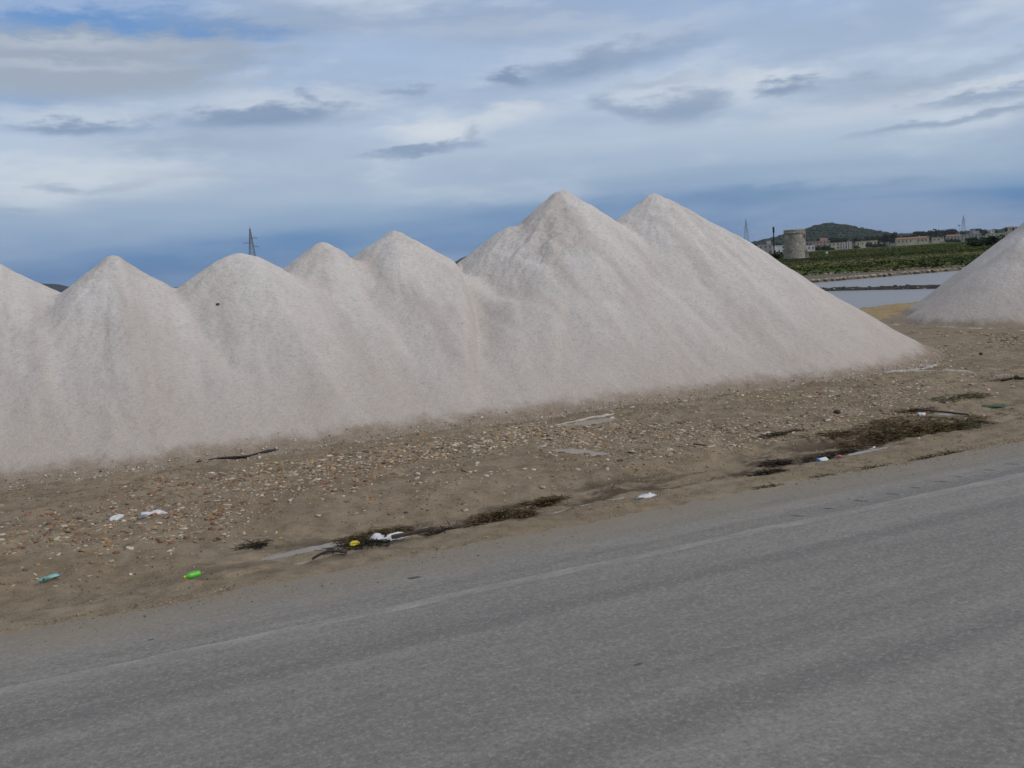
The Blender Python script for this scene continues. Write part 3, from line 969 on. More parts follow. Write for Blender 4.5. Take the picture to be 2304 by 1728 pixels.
# stones edging the far side of the pan and the foot of the grass bank
edge = empty('stone_edging', (0, 0, 0))
tag(edge, 'pale stone edging along the far side of the salt pan water', 'stone edging')
n_ = 520
s_ = rng.uniform(20, 105, n_); nn2 = BANK_N + 0.1 + (rng.random(n_) - 0.5) * 0.5 + 0.35 * fbm(s_ * 0.12, s_ * 0, 3, 132)
x, y = to_xy(s_, nn2)
sz = rng.uniform(0.25, 0.6, n_)
cs = np.array([0.33, 0.27, 0.19]) * rng.uniform(0.6, 1.35, (n_, 1))
tag(scatter('stones', ROCKS, np.stack([x, y, np.full(n_, -0.02)], 1), np.stack([sz, sz * 0.8, sz * 0.42], 1), rng.random(n_) * 6.28, cs, M_TINT, edge), kind='stuff')

FOOT0, FOOT1 = 107.6, -0.244


def field_z(x, y):
    d = (y - (FOOT0 + FOOT1 * x)) * 0.971
    z = -0.12 + 0.55 * sstep(0, 2.2, d) + 0.38 * sstep(2.0, 9.0, d) + 0.12 * fbm(x * 0.12, y * 0.12, 3, 151) * sstep(1, 6, d)
    z = z + 0.10 * fbm(x * 0.7, y * 0.7, 2, 152) * sstep(0.5, 3, d)
    z = z - 2.6 * sstep(330, 760, y)
    return z


edge2 = empty('stone_row', (0, 0, 0))
tag(edge2, 'thin row of stones at the foot of the far grassy bank', 'stone row')
n_ = 480
x = rng.uniform(5, 95, n_); y = FOOT0 + FOOT1 * x - 0.2 + (rng.random(n_) - 0.5) * 0.6
sz = rng.uniform(0.2, 0.5, n_)
cs = np.array([0.22, 0.17, 0.12]) * rng.uniform(0.4, 1.5, (n_, 1))
tag(scatter('stones', ROCKS, np.stack([x, y, np.full(n_, 0.0)], 1), np.stack([sz, sz * 0.8, sz * 0.5], 1), rng.random(n_) * 6.28, cs, M_TINT, edge2), kind='stuff')

fx = graded(0, 130, 1.1, -3200, 3200, 1.25)
fd = np.concatenate([np.arange(0, 16, 0.5), graded(16, 90, 1.5, 15, 3400, 1.12)[2:]])
Xf, Df = np.meshgrid(fx, fd, indexing='ij')
Yf = FOOT0 + FOOT1 * np.clip(Xf, -400, 330) + Df / 0.971
me, _ = grid_mesh('grass_field', Xf, Yf, field_z(Xf, Yf))
tag(link('grass_field', me, M_FIELD), kind='structure')

# grass and weeds over the field in view
def tuft_proto(seed, blades=9):
    r = np.random.default_rng(seed)
    V, Fc = [], []
    for k in range(blades):
        a = r.random() * 6.28; o_ = (r.random(2) - 0.5) * 0.7
        h = r.uniform(0.5, 1.0); lean = r.uniform(0.1, 0.5); wd = r.uniform(0.07, 0.16)
        ca, sa = math.cos(a), math.sin(a)
        b0 = len(V)
        V += [(o_[0] - sa * wd, o_[1] + ca * wd, -0.1), (o_[0] + sa * wd, o_[1] - ca * wd, -0.1),
              (o_[0] + ca * lean * 0.4 + sa * wd * 0.8, o_[1] + sa * lean * 0.4 - ca * wd * 0.8, h * 0.6), (o_[0] + ca * lean, o_[1] + sa * lean, h)]
        Fc += [(b0, b0 + 1, b0 + 2), (b0, b0 + 2, b0 + 3)]
    return np.array(V), np.array(Fc)


TUFTS = [tuft_proto(160 + i) for i in range(5)]
n_ = 42000
u = rng.random(n_)
dep = 91 + 225 * u ** 1.35
azr = np.radians(rng.uniform(11.5, 31.0, n_))
x = dep * np.tan(azr); y = dep.copy()
m = (y - (FOOT0 + FOOT1 * x)) > 0.3
x, y = x[m], y[m]; n_ = len(x)
dd = y - (FOOT0 + FOOT1 * x)
sz = rng.uniform(0.20, 0.42, n_) * (0.6 + 0.003 * y)
sz = np.where(dd < 4, sz * 1.15, sz)
dry = fbm(x * 0.03, y * 0.16, 3, 171) + 0.25 * np.exp(-((dd - 17) / 7) ** 2)
base = np.where((dry > 0.28)[:, None], [[0.14, 0.12, 0.06]], np.where((rng.random(n_) < 0.5)[:, None], [[0.062, 0.086, 0.027]], [[0.082, 0.097, 0.030]]))
yel = (fbm(x * 0.08 + 50, y * 0.1, 3, 173) > 0.20) & (rng.random(n_) < 0.22)
base = np.where(yel[:, None], [[0.17, 0.145, 0.035]], base) * rng.uniform(0.85, 1.2, (n_, 1)) * (1 + 0.9 * fbm(x * 0.02, y * 0.12, 3, 175))[:, None]
P = np.stack([x, y, field_z(x, y)], 1)
g = scatter('field_grass', TUFTS, P, np.stack([sz * 1.5, sz * 1.5, sz * 0.45], 1), rng.random(n_) * 6.28, base, M_LEAF, None, 0.1)
tag(g, 'rough green and yellowing grass on the field beyond the pans', 'grass', None, 'stuff')

# ------------------------------------------------------------------ hills
def ridge_hill(name, prof, depth, back, front, seed, mat, amp, nx=180, ny=60):
    px = np.array([a_ for a_, _ in prof], float); pz = np.array([b_ for _, b_ in prof], float)
    xs = np.linspace(px[0], px[-1], nx); ys = np.linspace(depth - front, depth + back, ny)
    X, Y = np.meshgrid(xs, ys, indexing='ij')
    env = np.where(Y < depth, sstep(depth - front, depth + front * 0.05, Y), 1 - sstep(depth, depth + back, Y))
    Z = -3.0 + (np.interp(X * depth / Y, px, pz) + 3.0) * env + amp * fbm(X / (depth * 0.02), Y / (depth * 0.02), 4, seed) * env
    me, _ = grid_mesh(name, X, Y, Z)
    tag(link(name, me, mat), kind='structure')
    return lambda x, y: float(-3.0 + (np.interp(x * depth / y, px, pz) + 3.0) * (sstep(depth - front, depth + front * 0.05, y) if y < depth else 1 - sstep(depth, depth + back, y)) + amp * fbm(np.array([x / (depth * 0.02)]), np.array([y / (depth * 0.02)]), 4, seed)[0] * (sstep(depth - front, depth + front * 0.05, y) if y < depth else 1 - sstep(depth, depth + back, y)))


K = 2.4                     # the town lies about a kilometre away
def fz(z): return CAM_H + (z - CAM_H) * K
HP = [(60, 1.0), (120, 2.0), (160, 3.2), (196, 5.6), (216, 8.2), (232, 10.6), (244, 13.0), (255, 14.8), (265, 17.0), (271, 19.0), (278, 20.2), (285, 20.6), (292, 19.7), (300, 18.1), (309, 15.7), (319, 13.0), (332, 10.1), (344, 7.9), (356, 7.2), (369, 7.4), (398, 6.4), (426, 6.2), (454, 6.6), (520, 8.0), (620, 5.0), (740, 1.0)]
hill_z = ridge_hill('hill', [(a_ * K, fz(b_)) for a_, b_ in HP], 900 * K, 700, 900, 181, M_HILL, 2.2, 260, 70)
ridge_hill('far_mountain', [(-2300, 0), (-2000, 40), (-1700, 52), (-1384, 44), (-1221, 43.3), (-1157, 37.2), (-1120, 29.5), (-1083, 22.9), (-1057, 16.9), (-956, -1), (-900, -3)], 2500, 500, 500, 182, M_MOUNT, 5)
ridge_hill('far_mountain', [(-240, -3), (-175, 2.9), (-148, 18.0), (-128, 27.0), (-108, 33.5), (-69, 38), (20, 44), (110, 30), (200, 5), (240, -3)], 3000, 400, 400, 183, M_MOUNT, 4)

# scrub on the hill, one uncountable mass
n_ = 5200
x = rng.uniform(150, 480, n_) * K; y = rng.uniform(620, 905, n_) * K
m = rng.random(n_) < np.clip(0.35 + 1.6 * fbm(x * 0.006, y * 0.004, 3, 191), 0.05, 1)
x, y = x[m], y[m]; n_ = len(x)
z = np.array([hill_z(a_, b_) for a_, b_ in zip(x, y)])
sz = rng.uniform(4.0, 9.5, n_)
cs = np.array([0.026, 0.036, 0.026]) * rng.uniform(0.75, 1.35, (n_, 1))
g = scatter('hill_scrub', ROCKS, np.stack([x, y, z + 0.6], 1), np.stack([sz * 1.2, sz * 1.2, sz * 0.7], 1), rng.random(n_) * 6.28, cs, M_LEAF, None, 0.1)
tag(g, 'dark scrub and trees covering the hill above the town', 'scrub', None, 'stuff')

# ------------------------------------------------------------------ ruined mill tower
TW = (47.4, 168.0, 0.55)
tower = empty('ruined_stone_tower', TW)
tag(tower, 'ruined round stone tower with flat broken top on the green field', 'tower')
KN = 40
rows = 22
H_T = 5.35
prof = []
for j in range(rows + 1):
    z = H_T * j / rows
    prof.append((1.90 - 0.30 * (z / H_T) ** 0.8 + (0.06 if j < 3 else 0), z))
# the camera sees the tower from the direction (-x,-y); openings lie to the right of that
face = math.atan2(-TW[1], -TW[0])
WI = int(round(((face + 1.02) % (2 * math.pi)) / (2 * math.pi) * KN)) % KN
DI = int(round(((face + 1.18) % (2 * math.pi)) / (2 * math.pi) * KN)) % KN


def hole(i, j):
    return (i in (WI, (WI + 1) % KN) and 16 <= j <= 18) or (i in (DI, (DI + 1) % KN, (DI - 1) % KN) and 0 <= j <= 7)


mb = MB(); mb.lathe(prof, KN, 0, (0, 0, -0.35), hole)
r2 = np.random.default_rng(5)
mb.v = [tuple(np.array(v) * np.array([1 + 0.035 * (r2.random() - 0.5)] * 2 + [1])) for v in mb.v]
link('wall', mb.mesh('wall'), M_STONE, tower)
mb = MB(); mb.lathe([(1.30, 0.0), (1.18, H_T)], KN, 0, (0, 0, -0.35)); mb.v = mb.v
inner = mb.mesh('inner_wall'); inner.flip_normals()
link('inner_wall', inner, M_STONE, tower)
mb = MB(); mb.lathe([(1.62, H_T - 0.62), (1.74, H_T - 0.58), (1.75, H_T - 0.40), (1.68, H_T - 0.36), (1.70, H_T - 0.02), (1.60, H_T + 0.05), (1.15, H_T + 0.03)], KN, 0, (0, 0, -0.35))
mb.v = [(v[0] * (1 + 0.02 * (r2.random() - 0.5)), v[1] * (1 + 0.02 * (r2.random() - 0.5)), v[2] + (0.16 * (r2.random() - 0.5) if v[2] > H_T - 0.45 else 0)) for v in mb.v]
link('cornice', mb.mesh('cornice'), M_STONE, tower)


def reveal(name, idx, wid, z0, z1, rad):
    ang = 2 * math.pi * (idx + 0.5) / KN
    c_ = Vector((math.cos(ang), math.sin(ang), 0)); s_ = Vector((-math.sin(ang), math.cos(ang), 0))
    mb = MB()
    V = []
    for rr in (rad + 0.06, rad - 0.5):
        for a_, z_ in ((-wid, z0), (wid, z0), (wid, z1), (-wid, z1)):
            p_ = c_ * rr + s_ * a_; V.append((p_.x, p_.y, z_ - 0.35))
    V2 = []
    for rr in (rad + 0.06, rad - 0.5):
        for a_, z_ in ((-wid - .14, z0), (wid + .14, z0), (wid + .14, z1 + .16), (-wid - .14, z1 + .16)):
            p_ = c_ * rr + s_ * a_; V2.append((p_.x, p_.y, z_ - 0.35))
    mb.add(V + V2, [(1, 2, 6, 5), (2, 3, 7, 6), (3, 0, 4, 7), (0, 3, 11, 8), (3, 2, 10, 11), (2, 1, 9, 10), (8, 11, 15, 12), (9, 13, 14, 10), (11, 10, 14, 15)], 0)
    link(name, mb.mesh(name), M_STONE, tower)
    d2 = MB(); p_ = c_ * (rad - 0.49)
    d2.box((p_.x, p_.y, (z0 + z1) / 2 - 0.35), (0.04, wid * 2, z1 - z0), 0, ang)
    return link('opening_shade_panel', d2.mesh('opening_shade_panel'), M_BLACK, tower)  # black panel at the back of the recess paints the shade inside the opening


reveal('window_surround', WI, 0.22, 16 * H_T / rows + 0.1, 19 * H_T / rows - 0.05, 1.67)
reveal('door_surround', DI, 0.30, 0.25, 8 * H_T / rows - 0.1, 1.84)
ang = 2 * math.pi * (DI + 2.2) / KN
mb = MB()
ca, sa = math.cos(ang), math.sin(ang)
V = []
for rr, z_ in ((1.6, -0.35), (2.45, -0.35), (2.25, 0.5), (1.95, 1.6), (1.75, 2.1), (1.6, 2.1)):
    for w_ in (-0.16, 0.16):
        V.append((ca * rr - sa * w_, sa * rr + ca * w_, z_))
Fb = [(2 * i, 2 * i + 1, (2 * i + 3) % 12, (2 * i + 2) % 12) for i in range(6)] + [(0, 2, 4, 6, 8, 10), (11, 9, 7, 5, 3, 1)]
mb.add(V, Fb); link('buttress', mb.mesh('buttress'), M_STONE, tower)
n_ = 30
aa = rng.random(n_) * 6.28; rr = rng.uniform(1.9, 3.2, n_)
P = np.stack([rr * np.cos(aa), rr * np.sin(aa), np.full(n_, -0.05)], 1); sz = rng.uniform(0.2, 0.55, n_)
tag(scatter('fallen_stones', ROCKS, P, np.stack([sz, sz, sz * 0.6], 1), aa, np.array([0.30, 0.265, 0.22]) * rng.uniform(0.6, 1.4, (n_, 1)), M_TINT, tower), kind='stuff')

# poles
pole = empty('black_pole', (42.7, 163.0, 0.4)); pole.rotation_euler = (0.01, -0.004, 0)
tag(pole, 'tall black pole left of the ruined stone tower', 'pole')
mb = MB(); mb.bar((0, 0, -0.5), (0, 0, 5.75), 0.105, 8, 0, 0.085); link('shaft', mb.mesh('shaft', True), M_POLE, pole)
mb = MB(); mb.box((0.02, 0, 5.25), (0.24, 0.24, 0.85)); link('head_box', mb.mesh('head_box'), M_POLE, pole)
post = empty('white_post', (52.9, 169.0, 0.5))
tag(post, 'thin pale post with small plate in the grass right of the tower', 'post')
mb = MB(); mb.bar((0, 0, -0.3), (0, 0, 1.0), 0.06, 6); link('shaft', mb.mesh('shaft'), M_BANKSTONE, post)
mb = MB(); mb.box((0, -0.08, 1.05), (0.34, 0.04, 0.3)); link('plate', mb.mesh('plate'), M_BAG, post)

# pylons
def pylon(loc, H, base_w, arms, mat, label, bar=0.09, rz=0.0):
    e_ = empty('lattice_pylon', loc, rz)
    tag(e_, label, 'pylon', 'high-voltage pylons')
    def wid(z): return base_w * (1 - z / H) ** 1.0 * 0.5 + 0.16
    for sx in (-1, 1):
        for sy in (-1, 1):
            mb = MB(); mb.bar((sx * wid(0), sy * wid(0), 0), (sx * wid(H), sy * wid(H), H), bar)
            link('leg', mb.mesh('leg'), mat, e_)
    mb = MB()
    z = 0.0
    while z < H - 0.4:
        st = max(0.9, wid(z) * 2.2)
        z2 = min(H, z + st)
        for (ax, ay, bx_, by_) in ((-1, -1, 1, -1), (1, -1, 1, 1), (1, 1, -1, 1), (-1, 1, -1, -1)):
            a_, b_ = wid(z), wid(z2)
            mb.bar((ax * a_, ay * a_, z), (bx_ * b_, by_ * b_, z2), bar * 0.62)
            mb.bar((bx_ * a_, by_ * a_, z), (ax * b_, ay * b_, z2), bar * 0.62)
            mb.bar((ax * b_, ay * b_, z2), (bx_ * b_, by_ * b_, z2), bar * 0.62)
        z = z2
    link('bracing', mb.mesh('bracing'), mat, e_)
    for zf, sgn, L in arms:
        z = H * zf
        mb = MB()
        w0 = wid(z)
        tip = (sgn * L, 0, z + 0.1)
        for sy in (-1, 1):
            mb.bar((-sgn * w0 * 0, sy * w0, z), tip, bar * 0.8)
        mb.bar((0, 0, z + 0.75), tip, bar * 0.7)
        mb.bar((-sgn * w0, 0, z), (0, 0, z), bar * 0.8)
        arm = link('cross_arm', mb.mesh('cross_arm'), mat, e_)
        mb = MB(); mb.bar((tip[0], 0, tip[2]), (tip[0], 0, tip[2] - 0.8), 0.07, 6)
        link('insulator', mb.mesh('insulator'), mat, arm)
    mb = MB(); mb.bar((0, 0, H - 0.2), (0, 0, H + 0.9), 0.06); link('tip', mb.mesh('tip'), mat, e_)
    return e_


ARMS = [(0.84, 1, 2.7), (0.765, -1, 3.3), (0.70, 1, 3.0)]
pylon((-109.3, 450, -1.0), 26.4, 4.6, ARMS, M_STEEL, 'dark lattice pylon rising behind the round-topped salt heap', 0.085)
pylon((141.3 * 1.6, 960, -2.0), 33.0, 6.0, ARMS, M_STEEL2, 'pale lattice pylon beside the right flank of the tall salt heap', 0.10)
pylon((357 * 1.6, 1280, 0.0), 28.0, 6.0, ARMS, M_STEEL2, 'small distant lattice pylon above the town on the right', 0.11)
mast = empty('floodlight_mast', (221 * 1.9, 950, 0.5))
tag(mast, 'thin floodlight mast left of the distant town pylon', 'mast')
mb = MB(); mb.bar((0, 0, -4), (0, 0, 12.4), 0.22, 6, 0, 0.14); link('shaft', mb.mesh('shaft'), M_STEEL2, mast)
mb = MB(); mb.box((0, 0, 12.4), (2.4, 0.5, 1.2)); link('lamp_head', mb.mesh('lamp_head'), M_STEEL2, mast)

# ------------------------------------------------------------------ town
def wall_mat(name, c):
    m, t, b = new_mat(name, 0.9, 0.2)
    o = t.node('ShaderNodeTexCoord').outputs['Object']
    n1 = t.noise(t.mapping(o, scale=(1, 1, 0.3)), 0.35, 5, 0.65)
    t.put(b.inputs['Base Color'], t.mix(t.mapr(n1, 0.35, 0.7), c, tuple(x * 0.62 for x in c)))
    return m


WALLS = {'white': wall_mat('white_render', (0.62, 0.62, 0.62)), 'beige': wall_mat('beige_render', (0.48, 0.43, 0.36)), 'pink': wall_mat('pink_render', (0.44, 0.29, 0.24)),
         'yellow': wall_mat('yellow_render', (0.54, 0.49, 0.35)), 'grey': wall_mat('grey_render', (0.36, 0.345, 0.33)), 'ochre': wall_mat('ochre_render', (0.50, 0.44, 0.34))}
M_ROOF = mat_plain('roof_tiles', (0.24, 0.13, 0.085), 0.9, 0.2, 0.3, 0.5)
M_FLATROOF = mat_plain('flat_roof', (0.30, 0.28, 0.26), 0.9, 0.2, 0.2, 0.5)
_w = MB()
_w.box((0, 0.0, 0), (1.15, 0.16, 1.55), 0); _w.box((0, -0.09, 0), (0.95, 0.06, 1.35), 1); _w.box((0, -0.12, -0.85), (1.4, 0.3, 0.12), 0)
WIN_MESH = _w.mesh('window'); WIN_MESH.materials.append(M_FLATROOF); WIN_MESH.materials.append(M_GLASS)
_d = MB(); _d.box((0, 0, 1.1), (1.3, 0.16, 2.2), 0); _d.box((0, -0.09, 1.05), (1.1, 0.06, 2.0), 1)
DOOR_MESH = _d.mesh('door'); DOOR_MESH.materials.append(M_FLATROOF); DOOR_MESH.materials.append(M_WOODDK)


def building(x0, x1, y, top, base, col, roof, label, rz=0.0, floors=None, extra=None):
    W_ = (x1 - x0) * K; Hh = (top - base) * K + 2.0
    zb = fz(base) - 2.0
    e_ = empty('building', ((x0 + x1) / 2 * K, y * K, zb), rz - math.atan2((x0 + x1) / 2, y) * 0.6)
    tag(e_, label, 'building', 'buildings of the distant town')
    dpt = max(7.0, W_ * 0.45)
    mb = MB(); mb.box((0, dpt / 2, Hh / 2), (W_, dpt, Hh)); link('wall', mb.mesh('wall'), WALLS[col], e_)
    mb = MB()
    if roof == 'flat':
        mb.box((0, dpt / 2, Hh + 0.12), (W_ + 0.5, dpt + 0.5, 0.24)); link('roof', mb.mesh('roof'), M_FLATROOF, e_)
    else:
        a_, d_ = W_ / 2 + 0.4, dpt + 0.8
        rh = 1.5
        mb.add([(-a_, -0.4, Hh), (a_, -0.4, Hh), (a_, d_ - 0.4, Hh), (-a_, d_ - 0.4, Hh), (-a_, d_ / 2 - 0.4, Hh + rh), (a_, d_ / 2 - 0.4, Hh + rh)],
               [(0, 1, 5, 4), (2, 3, 4, 5), (0, 4, 3), (1, 2, 5), (0, 3, 2, 1)])
        r_ = link('roof', mb.mesh('roof'), M_ROOF, e_)
        mb = MB(); mb.box((a_ * 0.5, d_ / 2 - 0.8, Hh + rh), (0.8, 0.8, 1.4)); link('chimney', mb.mesh('chimney'), WALLS[col], r_)
    fl = max(1, int((Hh - 2.0) / 2.7)) if floors is None else floors
    nc = max(2, int(W_ / 3.0))
    for f in range(fl):
        for c_ in range(nc):
            if random.random() < 0.12: continue
            o = bpy.data.objects.new('window', WIN_MESH)
            o.parent = e_; o.location = (-W_ / 2 + (c_ + 0.5) * W_ / nc, -0.04, 2.0 + (f + 0.55) * (Hh - 2.0) / fl)
            COL.objects.link(o)
    if extra == 'penthouse':
        mb = MB(); mb.box((W_ * 0.28, dpt / 2, Hh + 1.5), (W_ * 0.3, dpt * 0.5, 2.5)); link('stair_tower', mb.mesh('stair_tower'), WALLS[col], e_)
    if extra == 'stepped':
        for k in range(4):
            mb = MB(); mb.box((W_ * (0.1 + 0.1 * k), -0.7, Hh * 0.46 + 0.3 * k), (W_ * 0.045, 1.4, Hh * 0.9)); link('wall_fin', mb.mesh('wall_fin'), WALLS['white'], e_)
    if extra == 'endwall':
        mb = MB(); mb.box((W_ / 2 + 0.4, dpt / 2, Hh / 2 + 0.5), (0.8, dpt, Hh + 1.0)); link('gable_wall', mb.mesh('gable_wall'), WALLS['pink'], e_)
    return e_


building(78.7, 81.6, 330, 3.9, 0.9, 'beige', 'flat', 'low beige building with pale parapet closest to the tall heap flank', floors=1)
building(84.1, 88.4, 340, 4.2, 0.9, 'grey', 'flat', 'grey-beige two-storey building left of the black pole', extra='penthouse')
building(87.4, 91.4, 335, 3.6, 1.1, 'white', 'flat', 'white building between the black pole and the stone tower')
building(81.6, 86.2, 385, 4.0, 0.4, 'beige', 'tile', 'beige house with a tiled roof behind the low parapet building')
building(117.3, 126.3, 400, 4.4, 1.0, 'pink', 'flat', 'pinkish apartment block directly right of the stone tower', extra='penthouse')
building(113.3, 121.4, 360, 3.3, 1.0, 'yellow', 'flat', 'yellowish stepped block with pale fins right of the pinkish one', extra='stepped')
building(130.1, 137.5, 380, 3.3, 1.5, 'yellow', 'flat', 'pale yellow low block below the foot of the hill')
building(141.4, 152.0, 370, 3.1, 1.4, 'ochre', 'tile', 'long ochre two-storey building with reddish end wall', extra='endwall')
building(162.4, 165.2, 390, 3.0, 1.4, 'beige', 'flat', 'small pale house in front of the dark grove')
building(172.1, 177.1, 400, 3.1, 1.4, 'grey', 'tile', 'grey house with tiled roof right of the small pale house')
building(186.5, 194.3, 420, 3.5, 0.9, 'grey', 'flat', 'broad grey building below the distant town pylon', extra='penthouse')
building(254.0, 259.1, 560, 6.4, 3.0, 'grey', 'flat', 'grey block standing highest on the rise, left of the cypresses')
building(251.2, 257.0, 540, 5.2, 2.4, 'white', 'flat', 'pale block on the rise beside the highest grey one')
building(201.9, 209.3, 430, 3.2, 1.5, 'ochre', 'flat', 'pale ochre building near the right salt heap')
building(253.6, 258.1, 520, 5.5, 2.4, 'beige', 'tile', 'beige house behind the cypresses at the right salt heap')
building(204.2, 206.9, 520, 5.2, 3.0, 'beige', 'tile', 'tiny beige house above the long ochre building')
building(165.2, 170.4, 450, 3.3, 1.5, 'grey', 'flat', 'dull grey house between dark trees left of the ochre building')
building(115.2, 120.6, 420, 4.3, 0.9, 'grey', 'flat', 'grey building partly hidden behind the stone tower')
building(214.2, 221.4, 440, 3.5, 1.8, 'beige', 'flat', 'beige building half hidden by the right salt heap')
building(99.0, 104.0, 345, 3.1, 1.0, 'white', 'flat', 'low white building half hidden by the stone tower', floors=1)
building(196.0, 200.5, 470, 4.3, 2.0, 'white', 'flat', 'pale upper building right of the dark grove')

# trees of the town
def crown_mesh(seed, kind):
    r = np.random.default_rng(seed)
    n = 520
    V = []; Fc = []; Cc = []
    lobes = []
    if kind == 'round':
        for k in range(9):
            a_ = r.random() * 6.28; q_ = r.uniform(0.1, 0.34)
            lobes.append((math.cos(a_) * q_, math.sin(a_) * q_, r.uniform(0.45, 0.85), r.uniform(0.13, 0.24)))
    elif kind == 'cypress':
        for k in range(8):
            lobes.append((r.uniform(-.02, .02), r.uniform(-.02, .02), 0.12 + 0.105 * k, 0.10 * (1 - 0.09 * k)))
    else:
        for k in range(8):
            a_ = r.random() * 6.28; q_ = r.uniform(0.1, 0.42)
            lobes.append((math.cos(a_) * q_, math.sin(a_) * q_, r.uniform(0.3, 0.7), r.uniform(0.16, 0.26)))
    for i in range(n):
        lx, ly, lz, lr = lobes[r.integers(len(lobes))]
        d = r.normal(size=3); d /= np.linalg.norm(d); d *= lr * r.uniform(0.5, 1.12)
        c_ = np.array([lx, ly, lz]) + d * np.array([1, 1, 1.0 if kind != 'cypress' else 1.3])
        s_ = r.uniform(0.035, 0.08)
        a_ = r.normal(size=3); a_ /= np.linalg.norm(a_); b_ = np.cross(a_, r.normal(size=3)); b_ /= np.linalg.norm(b_)
        k0 = len(V)
        V += [c_ - a_ * s_, c_ + b_ * s_ * 0.7, c_ + a_ * s_, c_ - b_ * s_ * 0.7]
        Fc.append((k0, k0 + 1, k0 + 2, k0 + 3))
        Cc += [np.array([0.024, 0.036, 0.018]) * r.uniform(0.55, 1.7)] * 4
    return mesh('crown', V, np.array(Fc), False, None, np.array(Cc))


def trunk_mesh(kind):
    mb = MB()
    mb.bar((0, 0, -0.1), (0.01, 0, 0.35), 0.035, 6, 0, 0.024)
    if kind != 'cypress':
        for a_ in (0.3, 2.3, 4.4):
            mb.bar((0.01, 0, 0.33), (0.2 * math.cos(a_), 0.2 * math.sin(a_), 0.62), 0.02, 5, 0, 0.009)
    else:
        mb.bar((0.01, 0, 0.35), (0, 0, 0.9), 0.022, 5, 0, 0.006)
    return mb.mesh('trunk')


PROT = {}
for kind in ('round', 'cypress', 'bush'):
    PROT[kind] = ([crown_mesh(hash_ + 300, kind) for hash_ in range(4)], trunk_mesh(kind))
for k_ in PROT.values():
    for m_ in k_[0]: m_.materials.append(M_LEAF)
    k_[1].materials.append(M_BARK)


def tree(x, y, z0, h, wscale, kind, label, group, name):
    e_ = empty(name, (x, y, z0), random.random() * 6.28)
    tag(e_, label, 'tree' if kind != 'bush' else 'bush', group)
    cr = bpy.data.objects.new('crown', PROT[kind][0][random.randrange(4)]); cr.parent = e_; cr.scale = (h * wscale, h * wscale, h); COL.objects.link(cr)
    tr = bpy.data.objects.new('trunk', PROT[kind][1]); tr.parent = e_; tr.scale = (h, h, h); COL.objects.link(tr)
    return e_


TREES = [(137,430,5.8,3.0),(142,440,5.5,2.9),(142,435,5.2,2.8),(143,420,5.1,2.6),(148,430,4.7,2.5),(112,380,3.7,1.8),(148,400,4.5,1.9),(146,390,4.8,1.6),(150,395,4.5,1.5),(191,480,6.2,3.1),(197,490,6.4,3.0),(196,480,6.1,2.9),(194,470,5.7,2.1),(201,480,5.8,1.9),(199,470,5.6,1.8),(206,480,5.9,1.6),(206,475,5.3,1.5),(210,480,5.0,1.3),(208,470,4.6,1.6),(246,530,5.5,2.6),(176,500,5.5,2.7),(180,500,5.2,2.6),(144,470,5.6,3.2),(166,500,5.8,3.3),(102,420,5.0,3.0),(112,420,4.7,3.1),(195,500,5.1,2.8),(286,600,5.4,2.6),
         (131, 420, 4.4, 2.2), (155, 430, 4.6, 2.0), (160, 440, 4.8, 2.0), (171, 450, 4.5, 2.0), (182, 460, 4.8, 2.0), (188, 455, 4.4, 1.8), (217, 470, 4.6, 1.8), (224, 480, 4.4, 1.9), (92, 400, 4.0, 2.0), (96, 400, 4.1, 2.2), (126, 380, 3.3, 1.6), (139, 385, 3.0, 1.6)]
for k_ in range(34):
    dep_ = random.uniform(338, 392); q_ = random.uniform(0.235, 0.475)
    TREES.append((q_ * dep_, dep_, 1.6 + random.uniform(0.2, 1.1), 0.9))
for i, (x, y, zt, zb) in enumerate(TREES):
    h = (zt - zb) * K * random.uniform(1.0, 1.3) + 3.0
    tree(x * K, y * K, fz(zb) - 3.0, h, random.uniform(1.0, 1.35), 'round', 'dark leafy tree among the buildings of the distant town', 'trees among the town buildings', 'broadleaf_tree')
for (x, y, zt, zb), lab in zip([(234, 480, 5.9, 1.9), (237.5, 480, 5.6, 2.1), (197, 470, 6.3, 2.2)], ('left of two dark cypresses at the right salt heap', 'right of two dark cypresses at the right salt heap', 'dark cypress poking out of the grove')):
    tree(x * K, y * K, fz(zb) - 2.0, (zt - zb) * K + 2.0, 1.5, 'cypress', lab, None, 'cypress_tree')
for (x, y, h, lab) in [(44.2, 171, 1.9, 'green bush at the left foot of the stone tower'), (41.2, 176, 1.5, 'low green bush behind the black pole'), (78, 171, 2.0, 'reddish-brown scrub mound at the right end of the field'), (85, 178, 2.3, 'larger dark scrub mound near the right salt heap'), (91, 186, 2.4, 'dark scrub mound touching the right salt heap outline')]:
    tree(x, y, float(field_z(np.array([x]), np.array([y]))[0]) - 0.3, h, 2.0, 'bush', lab, None, 'bush')

# ------------------------------------------------------------------ gravel, shells and rubble on the verge
PAL = np.array([(0.47, 0.40, 0.31), (0.37, 0.30, 0.215), (0.29, 0.225, 0.15), (0.24, 0.115, 0.07), (0.18, 0.082, 0.055), (0.34, 0.20, 0.085), (0.085, 0.070, 0.055), (0.14, 0.108, 0.078)])


